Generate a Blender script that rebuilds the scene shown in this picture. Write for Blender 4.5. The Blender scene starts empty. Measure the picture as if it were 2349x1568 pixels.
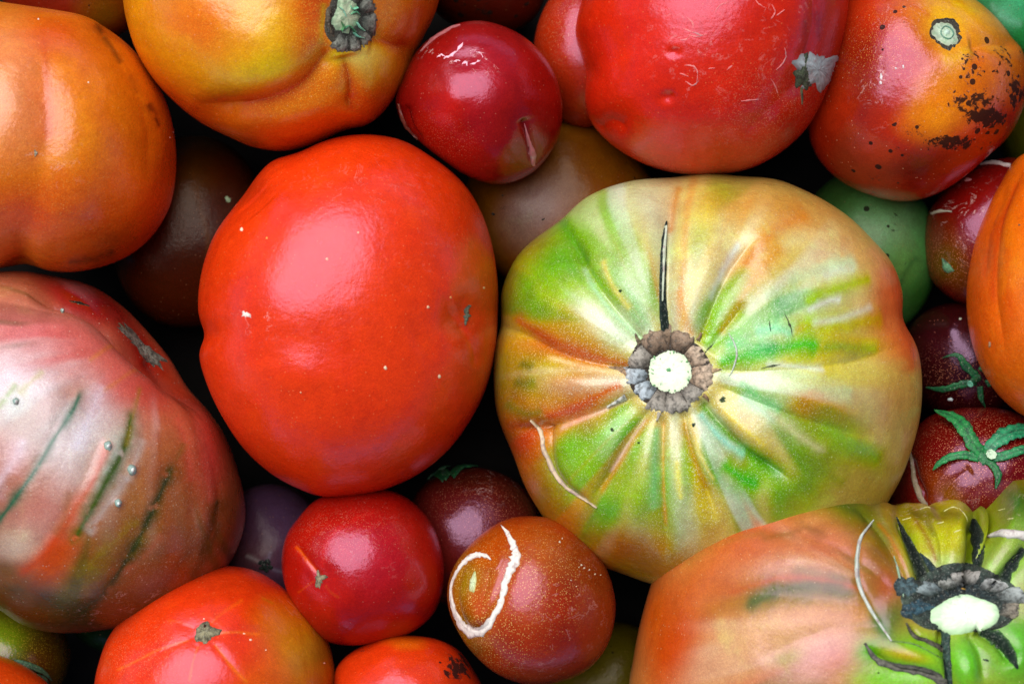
import bpy, math, random
import numpy as np
from mathutils import Vector, Matrix
from mathutils.bvhtree import BVHTree
R = math.radians
random.seed(5)
sc = bpy.context.scene
col = sc.collection

# ---------------------------------------------------------------- camera, sky, sun, exposure
S = 0.30 / 2349.0          # metres per layout unit (a heap 30 cm across is 2349 units)
H = 0.30 * 80 / 36         # camera height above the plane z = 0
cd = bpy.data.cameras.new("camera"); cam = bpy.data.objects.new("camera", cd); col.objects.link(cam)
cam.location = (0, 0, H); cd.lens = 80; cd.sensor_width = 36; cd.clip_start = .01; cd.clip_end = 50
cd.dof.use_dof = True; cd.dof.focus_distance = H - 130 * S; cd.dof.aperture_fstop = 10
sc.camera = cam
SUN_TILT, SUN_AZ = 31, -32      # degrees from the zenith; degrees left of the picture's up direction
w = bpy.data.worlds.new("World"); sc.world = w; w.use_nodes = True
nt = w.node_tree; bg = nt.nodes["Background"]; sky = nt.nodes.new("ShaderNodeTexSky")
sky.air_density = .15; sky.dust_density = 0; sky.ozone_density = .6
sky.sky_type = 'NISHITA'; sky.sun_disc = False; sky.sun_elevation = R(90 - SUN_TILT); sky.sun_rotation = R(SUN_AZ)
nt.links.new(sky.outputs[0], bg.inputs[0]); bg.inputs[1].default_value = 0.05
sd = bpy.data.lights.new("sun", 'SUN'); sd.energy = 1.5; sd.angle = R(64); sd.color = (1.0, .985, .96)
sun = bpy.data.objects.new("sun", sd); col.objects.link(sun)
sdir = Vector((math.sin(R(SUN_AZ)) * math.sin(R(SUN_TILT)), math.cos(R(SUN_AZ)) * math.sin(R(SUN_TILT)), math.cos(R(SUN_TILT))))
sun.rotation_euler = sdir.to_track_quat('Z', 'Y').to_euler(); sun.location = sdir * 2
vs = sc.view_settings; vs.view_transform = 'Standard'; vs.look = 'None'; vs.gamma = 1; vs.exposure = 1.62

# ---------------------------------------------------------------- helpers
def lin(c):
    c = np.asarray(c, float) / 255.0
    return np.where(c <= .04045, c / 12.92, ((c + .055) / 1.055) ** 2.4)
def at(x, y, z=0.0):
    """layout units -> metres, z in layout units"""
    k = (H - z * S) / H
    return Vector(((x - 1174.5) * S * k, -(y - 784) * S * k, z * S))
def px(P):
    k = H / (H - P[:, 2])
    return np.stack([P[:, 0] * k / S + 1174.5, -P[:, 1] * k / S + 784], 1)
def spline(pts, sub=4, closed=False):
    P = np.array(pts, float); n = len(P); out = []
    rng = range(n) if closed else range(n - 1)
    for i in rng:
        g = (lambda j: P[j % n]) if closed else (lambda j: P[min(max(j, 0), n - 1)])
        p0, p1, p2, p3 = g(i - 1), g(i), g(i + 1), g(i + 2)
        for t in np.arange(sub) / sub:
            out.append(.5 * (2 * p1 + (p2 - p0) * t + (2 * p0 - 5 * p1 + 4 * p2 - p3) * t * t + (3 * p1 - p0 - 3 * p2 + p3) * t ** 3))
    if not closed: out.append(P[-1])
    return np.array(out)
def waves(P, freq, seed, octs=3):
    """smooth pseudo noise, about -1..1"""
    r = np.random.RandomState(seed); o = np.zeros(len(P)); a = 1.0; tot = 0
    for k in range(octs):
        for j in range(5):
            d = r.normal(size=P.shape[1]); d /= np.linalg.norm(d)
            o += a * np.sin(P @ d * freq * (1 + .5 * r.rand()) + r.rand() * 6.28); tot += a * .5
        a *= .5; freq *= 2.1
    return o / tot
def poly_dist(Q, pts):
    """distance to a polyline and the position along it (0..1)"""
    P = np.array(pts, float); best = np.full(len(Q), 1e9); tt = np.zeros(len(Q))
    seg = np.linalg.norm(P[1:] - P[:-1], axis=1); L = seg.sum(); a0 = 0
    for i in range(len(P) - 1):
        d = P[i + 1] - P[i]; u = np.clip(((Q - P[i]) @ d) / max(d @ d, 1e-9), 0, 1)
        D = np.linalg.norm(Q - P[i] - u[:, None] * d, axis=1)
        m = D < best; best[m] = D[m]; tt[m] = (a0 + u[m] * seg[i]) / L; a0 += seg[i]
    return best, tt
def sstep(a, b, x):
    t = np.clip((x - a) / (b - a), 0, 1); return t * t * (3 - 2 * t)

# ---------------------------------------------------------------- materials
def N(nt, kind, **kw):
    n = nt.nodes.new("ShaderNode" + kind)
    for k, v in kw.items():
        if hasattr(n, k): setattr(n, k, v)
        else: n.inputs[k.replace('_', ' ')].default_value = v
    return n
def newmat(name):
    m = bpy.data.materials.new(name); m.use_nodes = True; t = m.node_tree
    return m, t, t.nodes["Principled BSDF"], (lambda a, b: t.links.new(a, b))
def math_(t, op, a, b=None, c=None, clamp=False):
    n = t.nodes.new("ShaderNodeMath"); n.operation = op; n.use_clamp = clamp
    for i, v in enumerate((a, b, c)):
        if v is None: continue
        if isinstance(v, (int, float)): n.inputs[i].default_value = v
        else: t.links.new(v, n.inputs[i])
    return n.outputs[0]
def ramp(t, v, a, b):
    n = t.nodes.new("ShaderNodeMapRange"); n.interpolation_type = 'SMOOTHSTEP'
    n.inputs[1].default_value = a; n.inputs[2].default_value = b; t.links.new(v, n.inputs[0]); return n.outputs[0]
def mix(t, f, a, b, mode='MIX'):
    n = t.nodes.new("ShaderNodeMix"); n.data_type = 'RGBA'; n.blend_type = mode
    if isinstance(f, (int, float)): n.inputs[0].default_value = f
    else: t.links.new(f, n.inputs[0])
    for i, v in ((6, a), (7, b)):
        if isinstance(v, (tuple, list, np.ndarray)): n.inputs[i].default_value = (*[float(q) for q in v][:3], 1)
        else: t.links.new(v, n.inputs[i])
    return n.outputs[2]
def noise(t, vec, scale, detail=4, rough=.55, dist=0):
    n = N(t, 'TexNoise'); n.inputs['Scale'].default_value = scale; n.inputs['Detail'].default_value = detail
    n.inputs['Roughness'].default_value = rough; n.inputs['Distortion'].default_value = dist
    t.links.new(vec, n.inputs['Vector']); return n.outputs[0]
def skin(name, speck=(255, 240, 170), sscale=2300, ssize=.36, rough=.24, spec=.85, dust=(255, 200, 150), tint=(1, .62, .95)):
    """tomato skin: Col holds the pigment, Msk = (speckle, black spots, pale scuffs)"""
    m, t, b, L = newmat(name)
    tc = N(t, 'TexCoord').outputs['Object']
    ca = N(t, 'Attribute', attribute_name='Col').outputs['Color']
    ma = N(t, 'Attribute', attribute_name='Msk').outputs['Color']
    sp = N(t, 'SeparateColor'); L(ma, sp.inputs[0])
    # mottled flesh under the skin
    c = mix(t, math_(t, 'MULTIPLY', ramp(t, noise(t, tc, 260, 5), .35, .75), .16), ca, (.25, .05, .01), 'MULTIPLY')
    c = mix(t, math_(t, 'MULTIPLY', ramp(t, noise(t, tc, 1400, 3, .7), .4, .8), .5), c, (1.35, 1.5, 1.3), 'MULTIPLY')
    c = mix(t, math_(t, 'MULTIPLY', ramp(t, noise(t, tc, 48, 4, .6, .6), .42, .68), .55), c, (.93, .66, .62), 'MULTIPLY')
    c = mix(t, math_(t, 'MULTIPLY', ramp(t, noise(t, tc, 70, 4, .6, .4), .56, .76), .4), c, (1.1, 1.7, 1.2), 'MULTIPLY')
    # dense speckles
    v = N(t, 'TexVoronoi'); v.inputs['Scale'].default_value = sscale; L(tc, v.inputs['Vector'])
    rnd = N(t, 'SeparateColor'); L(v.outputs['Color'], rnd.inputs[0])
    size = math_(t, 'MULTIPLY', math_(t, 'MULTIPLY_ADD', rnd.outputs[0], .7, .55), ssize)
    dot = math_(t, 'SUBTRACT', 1.0, math_(t, 'SMOOTH_MIN', math_(t, 'DIVIDE', v.outputs['Distance'], size), 1.0, .3), clamp=True)
    dot = ramp(t, dot, .05, .55)
    f = math_(t, 'MULTIPLY', dot, sp.outputs[0], clamp=True)
    c = mix(t, f, c, lin(speck))
    c = mix(t, 1.0, c, mix(t, ramp(t, noise(t, tc, 3600, 2, .7), .3, .7), (.82, .75, .75), (1.12, 1.2, 1.2)), 'MULTIPLY')
    # sparse fine specks everywhere
    v2 = N(t, 'TexVoronoi'); v2.inputs['Scale'].default_value = 800; L(tc, v2.inputs['Vector'])
    r2 = N(t, 'SeparateColor'); L(v2.outputs['Color'], r2.inputs[0])
    d2 = math_(t, 'MULTIPLY', math_(t, 'LESS_THAN', v2.outputs['Distance'], .15), math_(t, 'GREATER_THAN', r2.outputs[1], .72))
    c = mix(t, math_(t, 'MULTIPLY', d2, .35), c, lin(dust))
    # black blight spots: small crumbs that merge into patches
    nz = noise(t, tc, 420, 6, .7, .4)
    v3 = N(t, 'TexVoronoi'); v3.inputs['Scale'].default_value = 330; L(tc, v3.inputs['Vector'])
    r3 = N(t, 'SeparateColor'); L(v3.outputs['Color'], r3.inputs[0])
    crumbs = math_(t, 'MULTIPLY', math_(t, 'LESS_THAN', v3.outputs['Distance'], math_(t, 'MULTIPLY_ADD', r3.outputs[2], .28, .08)),
                   math_(t, 'LESS_THAN', r3.outputs[0], math_(t, 'MULTIPLY', sp.outputs[1], .9)))
    patch = ramp(t, math_(t, 'ADD', nz, math_(t, 'MULTIPLY', sp.outputs[1], .42)), .82, .88)
    blk = math_(t, 'MAXIMUM', crumbs, patch)
    c = mix(t, math_(t, 'MULTIPLY', blk, .93), c, (.012, .008, .006))
    # thin pale scratches and scuffs
    n4 = noise(t, tc, 95, 7, .68, .8)
    line = math_(t, 'SUBTRACT', 1.0, ramp(t, math_(t, 'ABSOLUTE', math_(t, 'SUBTRACT', n4, .5)), .002, .013))
    brk = ramp(t, noise(t, tc, 330, 3), .47, .6)
    scf = math_(t, 'MULTIPLY', math_(t, 'MULTIPLY', line, brk), math_(t, 'MULTIPLY', sp.outputs[2], .55), clamp=True)
    c = mix(t, scf, c, lin((250, 215, 205)))
    L(c, b.inputs['Base Color'])
    rr = math_(t, 'MULTIPLY_ADD', noise(t, tc, 180, 5), .14, rough - .05)
    rr = math_(t, 'ADD', rr, math_(t, 'MULTIPLY', math_(t, 'MAXIMUM', blk, scf), .35))
    L(rr, b.inputs['Roughness']); L(math_(t, 'MULTIPLY', math_(t, 'SUBTRACT', 1.0, math_(t, 'MULTIPLY', blk, .8)), spec * .8), b.inputs['Specular IOR Level'])
    b.inputs['Specular Tint'].default_value = (*tint, 1)
    b.inputs['Subsurface Weight'].default_value = .06
    b.inputs['Subsurface Radius'].default_value = (1, .35, .15); b.inputs['Subsurface Scale'].default_value = .002
    bm = N(t, 'Bump'); bm.inputs['Strength'].default_value = .38; bm.inputs['Distance'].default_value = .0004
    h = math_(t, 'ADD', math_(t, 'MULTIPLY', noise(t, tc, 900, 4), .5), math_(t, 'MULTIPLY', noise(t, tc, 110, 4), 2.6))
    h = math_(t, 'ADD', h, math_(t, 'MULTIPLY', blk, .25)); L(h, bm.inputs['Height']); L(bm.outputs[0], b.inputs['Normal'])
    return m
def rough_mat(name, dark=(.02, .018, .015), scale=700, amt=.75, rough=.8, bump=.7, spec=.3, lo=.42, hi=.66):
    m, t, b, L = newmat(name); tc = N(t, 'TexCoord').outputs['Object']
    ca = N(t, 'Attribute', attribute_name='Col').outputs['Color']
    f = math_(t, 'MULTIPLY', ramp(t, noise(t, tc, scale, 6, .65, .3), lo, hi), amt)
    c = mix(t, f, ca, dark)
    c = mix(t, math_(t, 'MULTIPLY', ramp(t, noise(t, tc, scale * 3.1, 3, .6), .55, .75), .3), c, (.75, .75, .65))
    L(c, b.inputs['Base Color']); b.inputs['Roughness'].default_value = rough; b.inputs['Specular IOR Level'].default_value = spec
    bm = N(t, 'Bump'); bm.inputs['Strength'].default_value = bump; bm.inputs['Distance'].default_value = .0006
    L(noise(t, tc, scale * .9, 6, .65), bm.inputs['Height']); L(bm.outputs[0], b.inputs['Normal']); return m
CORK = rough_mat('dry_cork'); PLUG = rough_mat('cut_stem_flesh', (.14, .36, .16), 620, .5, .5, .8, .4, .54, .66); CORE = rough_mat('pale_stem_core', (.45, .62, .42), 500, .5, .5, .6, .4, .5, .7)
PALE = rough_mat('pale_scar', (.34, .24, .24), 380, .7, .6, .45, .4, .5, .66)
LEAF = rough_mat('sepal_green', (.0, .028, .02), 600, .7, .5, .6, .4)
SPLIT = rough_mat('dried_split', (.006, .010, .010), 600, .8, .75, .7, .25)

# ---------------------------------------------------------------- tomato bodies
def mesh_obj(name, V, F, C=None, M=None, mat=None, parent=None, origin=(0, 0, 0)):
    me = bpy.data.meshes.new(name); V = np.asarray(V, float) - np.array(origin)
    me.from_pydata(V.tolist(), [], F if isinstance(F, list) else F.tolist())
    for nm, A in (('Col', C), ('Msk', M)):
        if A is None: continue
        a = me.color_attributes.new(nm, 'FLOAT_COLOR', 'POINT')
        a.data.foreach_set('color', np.hstack([A, np.ones((len(A), 1))]).astype(np.float32).ravel())
    me.polygons.foreach_set('use_smooth', [True] * len(me.polygons)); me.update()
    if mat: me.materials.append(mat)
    o = bpy.data.objects.new(name, me); col.objects.link(o)
    if parent: o.parent = parent
    return o
GROUP = 'ripe and unripe tomatoes heaped together'
class Tomato: pass
def tomato(label, out, c, z, h, n=2.25, base=(200, 50, 20), blobs=(), streaks=(), dents=(), furrows=(), speck=(), spots=(), scuff=(),
           mat=None, res=(256, 120), warp=10, seed=1, lump=5, smooth=3, gfloor=.055, tint=1.0, radial=None, radial_first=False, blob_gain=1.0, sat=1.14):
    T = Tomato(); cx, cy = c; n = 2 + (n - 2) * .35; h = h * 1.08
    if len(out) == 2:  # two radii: a nearly round fruit
        a = np.arange(24) / 24 * 2 * math.pi; rs = np.random.RandomState(seed); f = np.ones(24)
        for k in (2, 3, 4): f += .022 / k * 2 * np.cos(k * a + rs.rand() * 6.28)
        out = np.stack([cx + out[0] * f * np.cos(a), cy + out[1] * f * np.sin(a)], 1)
    sp = spline(out, 12, True); dx, dy = sp[:, 0] - cx, -(sp[:, 1] - cy)
    th = np.arctan2(dy, dx); rr = np.hypot(dx, dy); o = np.argsort(th); th, rr = th[o], rr[o]
    MS, NR = res; A = np.arange(MS) / MS * 2 * math.pi - math.pi
    RR = np.interp(A, np.r_[th - 2 * math.pi, th, th + 2 * math.pi], np.r_[rr, rr, rr])
    kk = np.hanning(2 * smooth + 3)[1:-1]; kk /= kk.sum()
    RR = np.convolve(np.r_[RR[-smooth:], RR, RR[:smooth]], kk, 'valid')
    # a soft version of the outline rules near the crown so lobes fade out towards it
    w2 = MS // 10; k2 = np.hanning(2 * w2 + 3)[1:-1]; k2 /= k2.sum(); RS = np.convolve(np.r_[RR[-w2:], RR, RR[:w2]], k2, 'valid')
    NB = NR // 3
    psi = np.r_[np.linspace(0.012, math.pi / 2, NR), np.linspace(math.pi / 2, math.pi - .02, NB + 1)[1:]]
    rho = np.sin(psi) ** (2 / n); zz = np.sign(np.cos(psi)) * np.abs(np.cos(psi)) ** (2 / n)
    A2, RO = np.meshgrid(A, rho); _, ZZ = np.meshgrid(A, zz); f = RO ** 2; Rm = RS[None] * (1 - f) + RR[None] * f
    C0 = at(cx, cy, z); k = (H - z * S) / H
    X = RO * Rm * np.cos(A2) * S * k; Y = RO * Rm * np.sin(A2) * S * k; Z = ZZ * h * S
    V = np.stack([X.ravel(), Y.ravel(), Z.ravel()], 1)
    rmean = RR.mean() * S; V3 = V / rmean
    nrm = np.stack([V[:, 0] / rmean ** 2, V[:, 1] / rmean ** 2, np.sign(V[:, 2]) * np.abs(V[:, 2] / (h * S)) ** (n - 1) / (h * S)], 1)
    nrm /= np.linalg.norm(nrm, axis=1)[:, None]
    V = V + np.array(C0); Q = px(V); front = sstep(-.12, .12, ZZ.ravel())
    Qw = Q + np.stack([waves(V3, 5, seed * 7 + 1), waves(V3, 5, seed * 7 + 2)], 1) * warp
    Qf = Q + np.stack([waves(V3, 4, seed * 7 + 3), waves(V3, 4, seed * 7 + 4)], 1) * min(warp, 6) * .5
    D = waves(V3, 2.6, seed * 3, 2) * lump * (.3 + .7 * np.clip(1 - ZZ.ravel() ** 2 * 0, 0, 1)) * np.abs(ZZ.ravel())
    for d in dents:      # (x, y, rx, ry, degrees, height)
        x, y, rx, ry, a, hh = d[:6]; a = R(a); u = Qf - (x, y)
        e = ((u[:, 0] * math.cos(a) + u[:, 1] * math.sin(a)) / rx) ** 2 + ((-u[:, 0] * math.sin(a) + u[:, 1] * math.cos(a)) / ry) ** 2
        D += hh * np.exp(-e) * front
    for fu in furrows:   # (points, width, depth[, sharpness])
        pts, wd, dp = fu[:3]; pw = fu[3] if len(fu) > 3 else 1.3
        dd, tt = poly_dist(Qf, spline(pts, 3)); taper = sstep(-.02, .12, tt) * sstep(1.02, .75, tt) if dp > 0 else 1
        D -= 1.5 * dp * np.exp(-(dd / wd) ** pw) * front * taper
    V = V + nrm * (D * S)[:, None]
    Cc = np.tile(lin(base), (len(V), 1))
    def paint_blobs(Cc):
        for bl in blobs:
            x, y, rx, ry, a, cc, s = bl; a = R(a); u = Qw - (x, y)
            e = ((u[:, 0] * math.cos(a) + u[:, 1] * math.sin(a)) / rx) ** 2 + ((-u[:, 0] * math.sin(a) + u[:, 1] * math.cos(a)) / ry) ** 2
            wt = (min(s * blob_gain, 1) * np.exp(-e ** 1.15) * sstep(-.3, .1, ZZ.ravel()))[:, None]; Cc = Cc * (1 - wt) + lin(cc) * wt
        return Cc
    def paint_radial(Cc, gain=1.0):           # pigment that runs out from a pole of the fruit
        if radial:
            ox, oy, lst = radial; u = Qw - (ox, oy); ph = np.arctan2(u[:, 1], u[:, 0]); r_ = np.hypot(u[:, 0], u[:, 1])
            for (cc, af, rl, thr, soft, s, sd_, r0, r1) in lst:
                nz = waves(np.stack([np.cos(ph) * af, np.sin(ph) * af, r_ / rl], 1), 1.0, sd_, 3)
                wt = (s * gain * sstep(thr, thr + soft, nz) * sstep(r0 - 40, r0 + 40, r_) * sstep(r1 + 70, r1 - 70, r_) * front)[:, None]; Cc = Cc * (1 - wt) + lin(cc) * wt
        return Cc
    Cc = paint_radial(paint_blobs(paint_radial(Cc)), .55 if radial_first == 'both' else .0) if radial_first else paint_radial(paint_blobs(Cc))
    for i, st in enumerate(streaks):   # (points, width, colour, strength[, raggedness])
        pts, wd, cc, s = st[:4]; rag = st[4] if len(st) > 4 else .35
        dd, tt = poly_dist(Qw * .35 + Q * .65, spline(pts, 2)); wob = 1 + rag * waves(Q, .06, seed + i, 3)
        Ln = np.linalg.norm(np.diff(np.array(pts, float), axis=0), axis=1).sum(); tf = min(.5, max(.08, 1.0 * wd / Ln))
        wt = (s * np.exp(-(dd / (wd * 1.05 * np.clip(wob, .2, 2))) ** 1.5) * (.08 + .92 * sstep(0, tf, tt)) * (.0 + 1. * sstep(1.0, 1 - tf, tt)) * front)[:, None]
        if rag >= .5: wt = wt * sstep(-1.3, -.2, waves(Qw, .11, seed + 50 + i, 3))[:, None]
        Cc = Cc * (1 - wt) + lin(cc) * wt
    lum = Cc @ np.array((.3, .6, .1)); Cc = np.clip(lum[:, None] + (Cc - lum[:, None]) * sat, .003, .95)
    if gfloor: Cc[:, 1] = np.maximum(Cc[:, 1], gfloor * Cc[:, 0])
    Cc *= tint * .86  # tint also paints deep shade into the pigment of buried fruit
    Mk = np.zeros((len(V), 3))
    for ch, lst in ((0, speck), (1, spots), (2, scuff)):
        for (x, y, rx, ry, s) in lst:
            e = ((Q[:, 0] - x) / rx) ** 2 + ((Q[:, 1] - y) / ry) ** 2; Mk[:, ch] = np.maximum(Mk[:, ch], s * np.exp(-e ** 1.3) * front)
    nr = len(psi); i = np.arange(nr - 1)[:, None] * MS; j = np.arange(MS)[None]; j2 = (j + 1) % MS
    F = np.stack([(i + j).ravel(), (i + MS + j).ravel(), (i + MS + j2).ravel(), (i + j2).ravel()], 1).tolist()
    top = V[:MS].mean(0); bot = V[-MS:].mean(0); nv = len(V)
    V = np.vstack([V, top, bot]); Cc = np.vstack([Cc, Cc[:MS].mean(0), Cc[-1]]); Mk = np.vstack([Mk, Mk[0], Mk[-1]])
    b0 = (nr - 1) * MS
    F += [[nv, q, (q + 1) % MS] for q in range(MS)] + [[nv + 1, b0 + (q + 1) % MS, b0 + q] for q in range(MS)]
    T.bvh = BVHTree.FromPolygons(V.tolist(), F)
    e = bpy.data.objects.new('tomato', None); col.objects.link(e); e.empty_display_size = .01
    T.org = np.array((C0.x, C0.y, (z - h) * S)); e.location = T.org
    e['label'] = label; e['category'] = 'tomato'; e['group'] = GROUP
    T.root = e; T.c = c; T.z = z
    T.body = mesh_obj('body', V, F, Cc, Mk, mat, e, T.org); return T
EYE = Vector((0, 0, H))
def hit(T, x, y):
    d = (at(x, y, 0) - EYE).normalized(); p, nn, _, _ = T.bvh.ray_cast(EYE, d)
    if p is None: p, nn, _, _ = T.bvh.find_nearest(at(x, y, T.z))
    if nn.z < 0 and nn.dot(d) > 0: nn = -nn
    return p, nn
def drape(T, P, lift, C, name, mat, parent=None, wrap=False, solid=0, label=None):
    """a grid of points laid on the fruit's skin, raised by lift along the skin's normal"""
    n, m = P.shape[:2]; V = np.zeros((n, m, 3))
    for i in range(n):
        for j in range(m):
            p, q = hit(T, P[i, j, 0], P[i, j, 1]); V[i, j] = p + q * (lift[i, j] * S)
    F = [[i * m + j, i * m + (j + 1) % m, (i + 1) * m + (j + 1) % m, (i + 1) * m + j] for i in range(n - 1) for j in range(m if wrap else m - 1)]
    V = V.reshape(-1, 3); f = F[len(F) // 2]   # make it face outwards
    nz = np.cross(V[f[1]] - V[f[0]], V[f[3]] - V[f[0]])
    if nz[2] < 0: F = [q[::-1] for q in F]
    o = mesh_obj(name, V, F, np.asarray(C, float).reshape(-1, 3), None, mat, parent or T.root, T.org)
    if solid:
        s = o.modifiers.new('thickness', 'SOLIDIFY'); s.thickness = solid * S; s.offset = -1
    if label: o['label'] = label
    return o
def ribbon(T, pts, widths, name, mat, height=2, ccol=(220, 215, 210), edge=None, sub=5, m=7, jag=.15, seed=0, label=None, parent=None, sink=1.0, groove=0):
    """a raised or sunken line of scar tissue along a path; widths are half widths at the points"""
    P = spline(pts, sub); W = np.interp(np.linspace(0, 1, len(P)), np.linspace(0, 1, len(widths)), widths)
    rs = np.random.RandomState(seed); d = np.gradient(P, axis=0); d /= np.linalg.norm(d, axis=1)[:, None] + 1e-9; nn = np.stack([-d[:, 1], d[:, 0]], 1)
    u = np.linspace(-1, 1, m); G = np.zeros((len(P), m, 2)); Lf = np.zeros((len(P), m)); C = np.zeros((len(P), m, 3))
    ca, cb = lin(ccol), lin(edge if edge is not None else ccol)
    for i in range(len(P)):
        wl, wr = W[i] * (1 + jag * rs.normal()), W[i] * (1 + jag * rs.normal())
        for j in range(m):
            ww = max(wl if u[j] < 0 else wr, .3); G[i, j] = P[i] + nn[i] * u[j] * ww
            Lf[i, j] = height * (1 - abs(u[j]) ** 3) - (sink if abs(u[j]) > .99 else 0) - groove * math.exp(-(u[j] / .4) ** 2) + .35 * rs.normal() * (abs(u[j]) < .99)
            k = abs(u[j]) ** 4; C[i, j] = (ca * (1 - k) + cb * k) * (1 + .12 * rs.normal())
    return drape(T, G, Lf, np.clip(C, 0, 1), name, mat, parent, label=label)
def blotch(T, x, y, rx, ry, name, mat, ccol, rim=None, height=2, spikes=0, amp=.25, seed=0, ang=0, label=None, parent=None, rings=6, m=36, hole=0, dome=True, tone=.1):
    """a patch with an uneven or star-shaped outline"""
    rs = np.random.RandomState(seed); a = np.arange(m) / m * 2 * math.pi; f = np.ones(m)
    for k in (2, 3, 5): f += amp * .35 * np.cos(k * a + rs.rand() * 6.28)
    if spikes:
        f -= amp * .35
        for k in range(spikes):
            a_ = (k + .45 * rs.normal()) / spikes * 2 * math.pi; dl = np.abs((a - a_ + math.pi) % (2 * math.pi) - math.pi)
            f += amp * (.3 + 1.7 * rs.rand()) * np.exp(-(dl / (.9 / spikes + .05)) ** 1.2)
        f += amp * .12 * rs.normal(size=m)
    t = np.linspace(hole, 1, rings); G = np.zeros((rings, m, 2)); Lf = np.zeros((rings, m)); C = np.zeros((rings, m, 3)); ca, cb = lin(ccol), lin(rim if rim is not None else ccol)
    for i in range(rings):
        r_ = max(t[i], .02)
        ux, uy = rx * f * r_ * np.cos(a), ry * f * r_ * np.sin(a); A = R(ang)
        G[i, :, 0] = x + ux * math.cos(A) - uy * math.sin(A); G[i, :, 1] = y + ux * math.sin(A) + uy * math.cos(A)
        Lf[i] = (height * (1 - t[i] ** 2) if dome else height) - (1.5 if i == rings - 1 else 0) + .4 * rs.normal(size=m) * (i > 0)
        if i == rings - 1: Lf[i] = -.8
        C[i] = (ca * (1 - t[i] ** 3) + cb * t[i] ** 3) * (1 + tone * rs.normal(size=(m, 1)))
    return drape(T, G, Lf, np.clip(C, 0, 1), name, mat, parent, wrap=True, label=label)
def part_empty(T, name, x, y):
    e = bpy.data.objects.new(name, None); col.objects.link(e); e.parent = T.root; e.empty_display_size = .005
    p, _ = hit(T, x, y); e.location = Vector(p) - Vector(T.org); return e
def reparent(o, e):
    o.parent = e; o.location = -e.location; return o
def segment(T, e, x, y, a0, a1, r0, r1, height, c0, c1, seed, sq=(1, 1), ang=0, name='scar_segment', mat=None, spike=0):
    """one corky, bulging segment of the ring round the stem; angles in degrees, picture sense (y down)"""
    rs = np.random.RandomState(seed); n, m = 9, 12; G = np.zeros((n, m, 2)); Lf = np.zeros((n, m)); C = np.zeros((n, m, 3)); A = R(ang)
    for i in range(n):
        t = i / (n - 1)
        for j in range(m):
            u = j / (m - 1); a = R(a0 + (a1 - a0) * u); ro = r1 * (1 - .05 * abs(2 * u - 1) ** 3 + .035 * rs.normal()) + (spike * r1 if (i == n - 1 and j >= m - 2) else 0)
            ri = r0 * (1 + .06 * rs.normal()); r_ = ri + (ro - ri) * t; ux, uy = r_ * math.cos(a) * sq[0], r_ * math.sin(a) * sq[1]
            G[i, j] = (x + ux * math.cos(A) - uy * math.sin(A), y + ux * math.sin(A) + uy * math.cos(A))
            b_ = math.sin(math.pi * min(max(t, 0), 1)) ** .6 * math.sin(math.pi * u) ** .5 if 0 < u < 1 else 0
            Lf[i, j] = height * b_ + 1 - 2.5 * (t == 1) + .5 * rs.normal() * b_; C[i, j] = (lin(c0) * (1 - t) + lin(c1) * t) * (.6 + .45 * b_ ** .5) * (1 + .1 * rs.normal())
    return reparent(drape(T, G, Lf, np.clip(C, 0, 1), name, mat or CORK, None), e)
def sepal(T, e, pts, widths, lifts, ccol, seed, fold=3.0):
    P = spline(pts, 6); m = 9; k = np.linspace(0, 1, len(P)); W = np.interp(k, np.linspace(0, 1, len(widths)), widths); Lh = np.interp(k, np.linspace(0, 1, len(lifts)), lifts)
    rs = np.random.RandomState(seed); d = np.gradient(P, axis=0); d /= np.linalg.norm(d, axis=1)[:, None] + 1e-9; nn = np.stack([-d[:, 1], d[:, 0]], 1)
    G = np.zeros((len(P), m, 2)); Lf = np.zeros((len(P), m)); C = np.zeros((len(P), m, 3)); u = np.linspace(-1, 1, m)
    for i in range(len(P)):
        wv = W[i] * (1 + .10 * rs.normal())
        for j in range(m):
            G[i, j] = P[i] + nn[i] * u[j] * wv
            Lf[i, j] = Lh[i] - fold * (1 - abs(u[j])) ** 2 + fold * .9 * math.cos(u[j] * 2.2) + .25 * rs.normal()
            C[i, j] = lin(ccol) * (1 - .45 * math.exp(-(u[j] / .13) ** 2)) * (1 + .12 * rs.normal())
    return reparent(drape(T, G, Lf, np.clip(C, 0, 1), 'sepal', LEAF, None, solid=1.4), e)
def stub(T, e, x, y, r, length, lean, c_side, c_top, name='stem_stub'):
    """short cut stem rising from the middle of the calyx"""
    p, q = hit(T, x, y); ax = (q + Vector(lean)).normalized(); s = ax.orthogonal().normalized(); t = ax.cross(s); V = []; C = []; m = 20; F = []
    prof = [(-6, 1.5), (0, 1.25), (length * .5, .95), (length * .92, 1.05), (length, .98), (length, .8), (length - 1.5, .45), (length - 1, .05)]
    rs = np.random.RandomState(int(x))
    for i, (l, rr) in enumerate(prof):
        for j in range(m):
            a = j / m * 2 * math.pi; k = rr * r * (1 + .07 * rs.normal() * (i > 2)); V.append(p + ax * l * S + (s * math.cos(a) + t * math.sin(a)) * k * S)
            C.append(lin(c_side if i < 4 else c_top) * (1 + .15 * rs.normal()))
    F = [[i * m + j, i * m + (j + 1) % m, (i + 1) * m + (j + 1) % m, (i + 1) * m + j] for i in range(len(prof) - 1) for j in range(m)]
    F.append([(len(prof) - 1) * m + j for j in range(m)])
    o = mesh_obj(name, np.array([tuple(v) for v in V]), F, np.clip(np.array(C), 0, 1), None, LEAF if c_side[1] < 150 else PLUG, T.root, T.org); return reparent(o, e)

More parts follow.
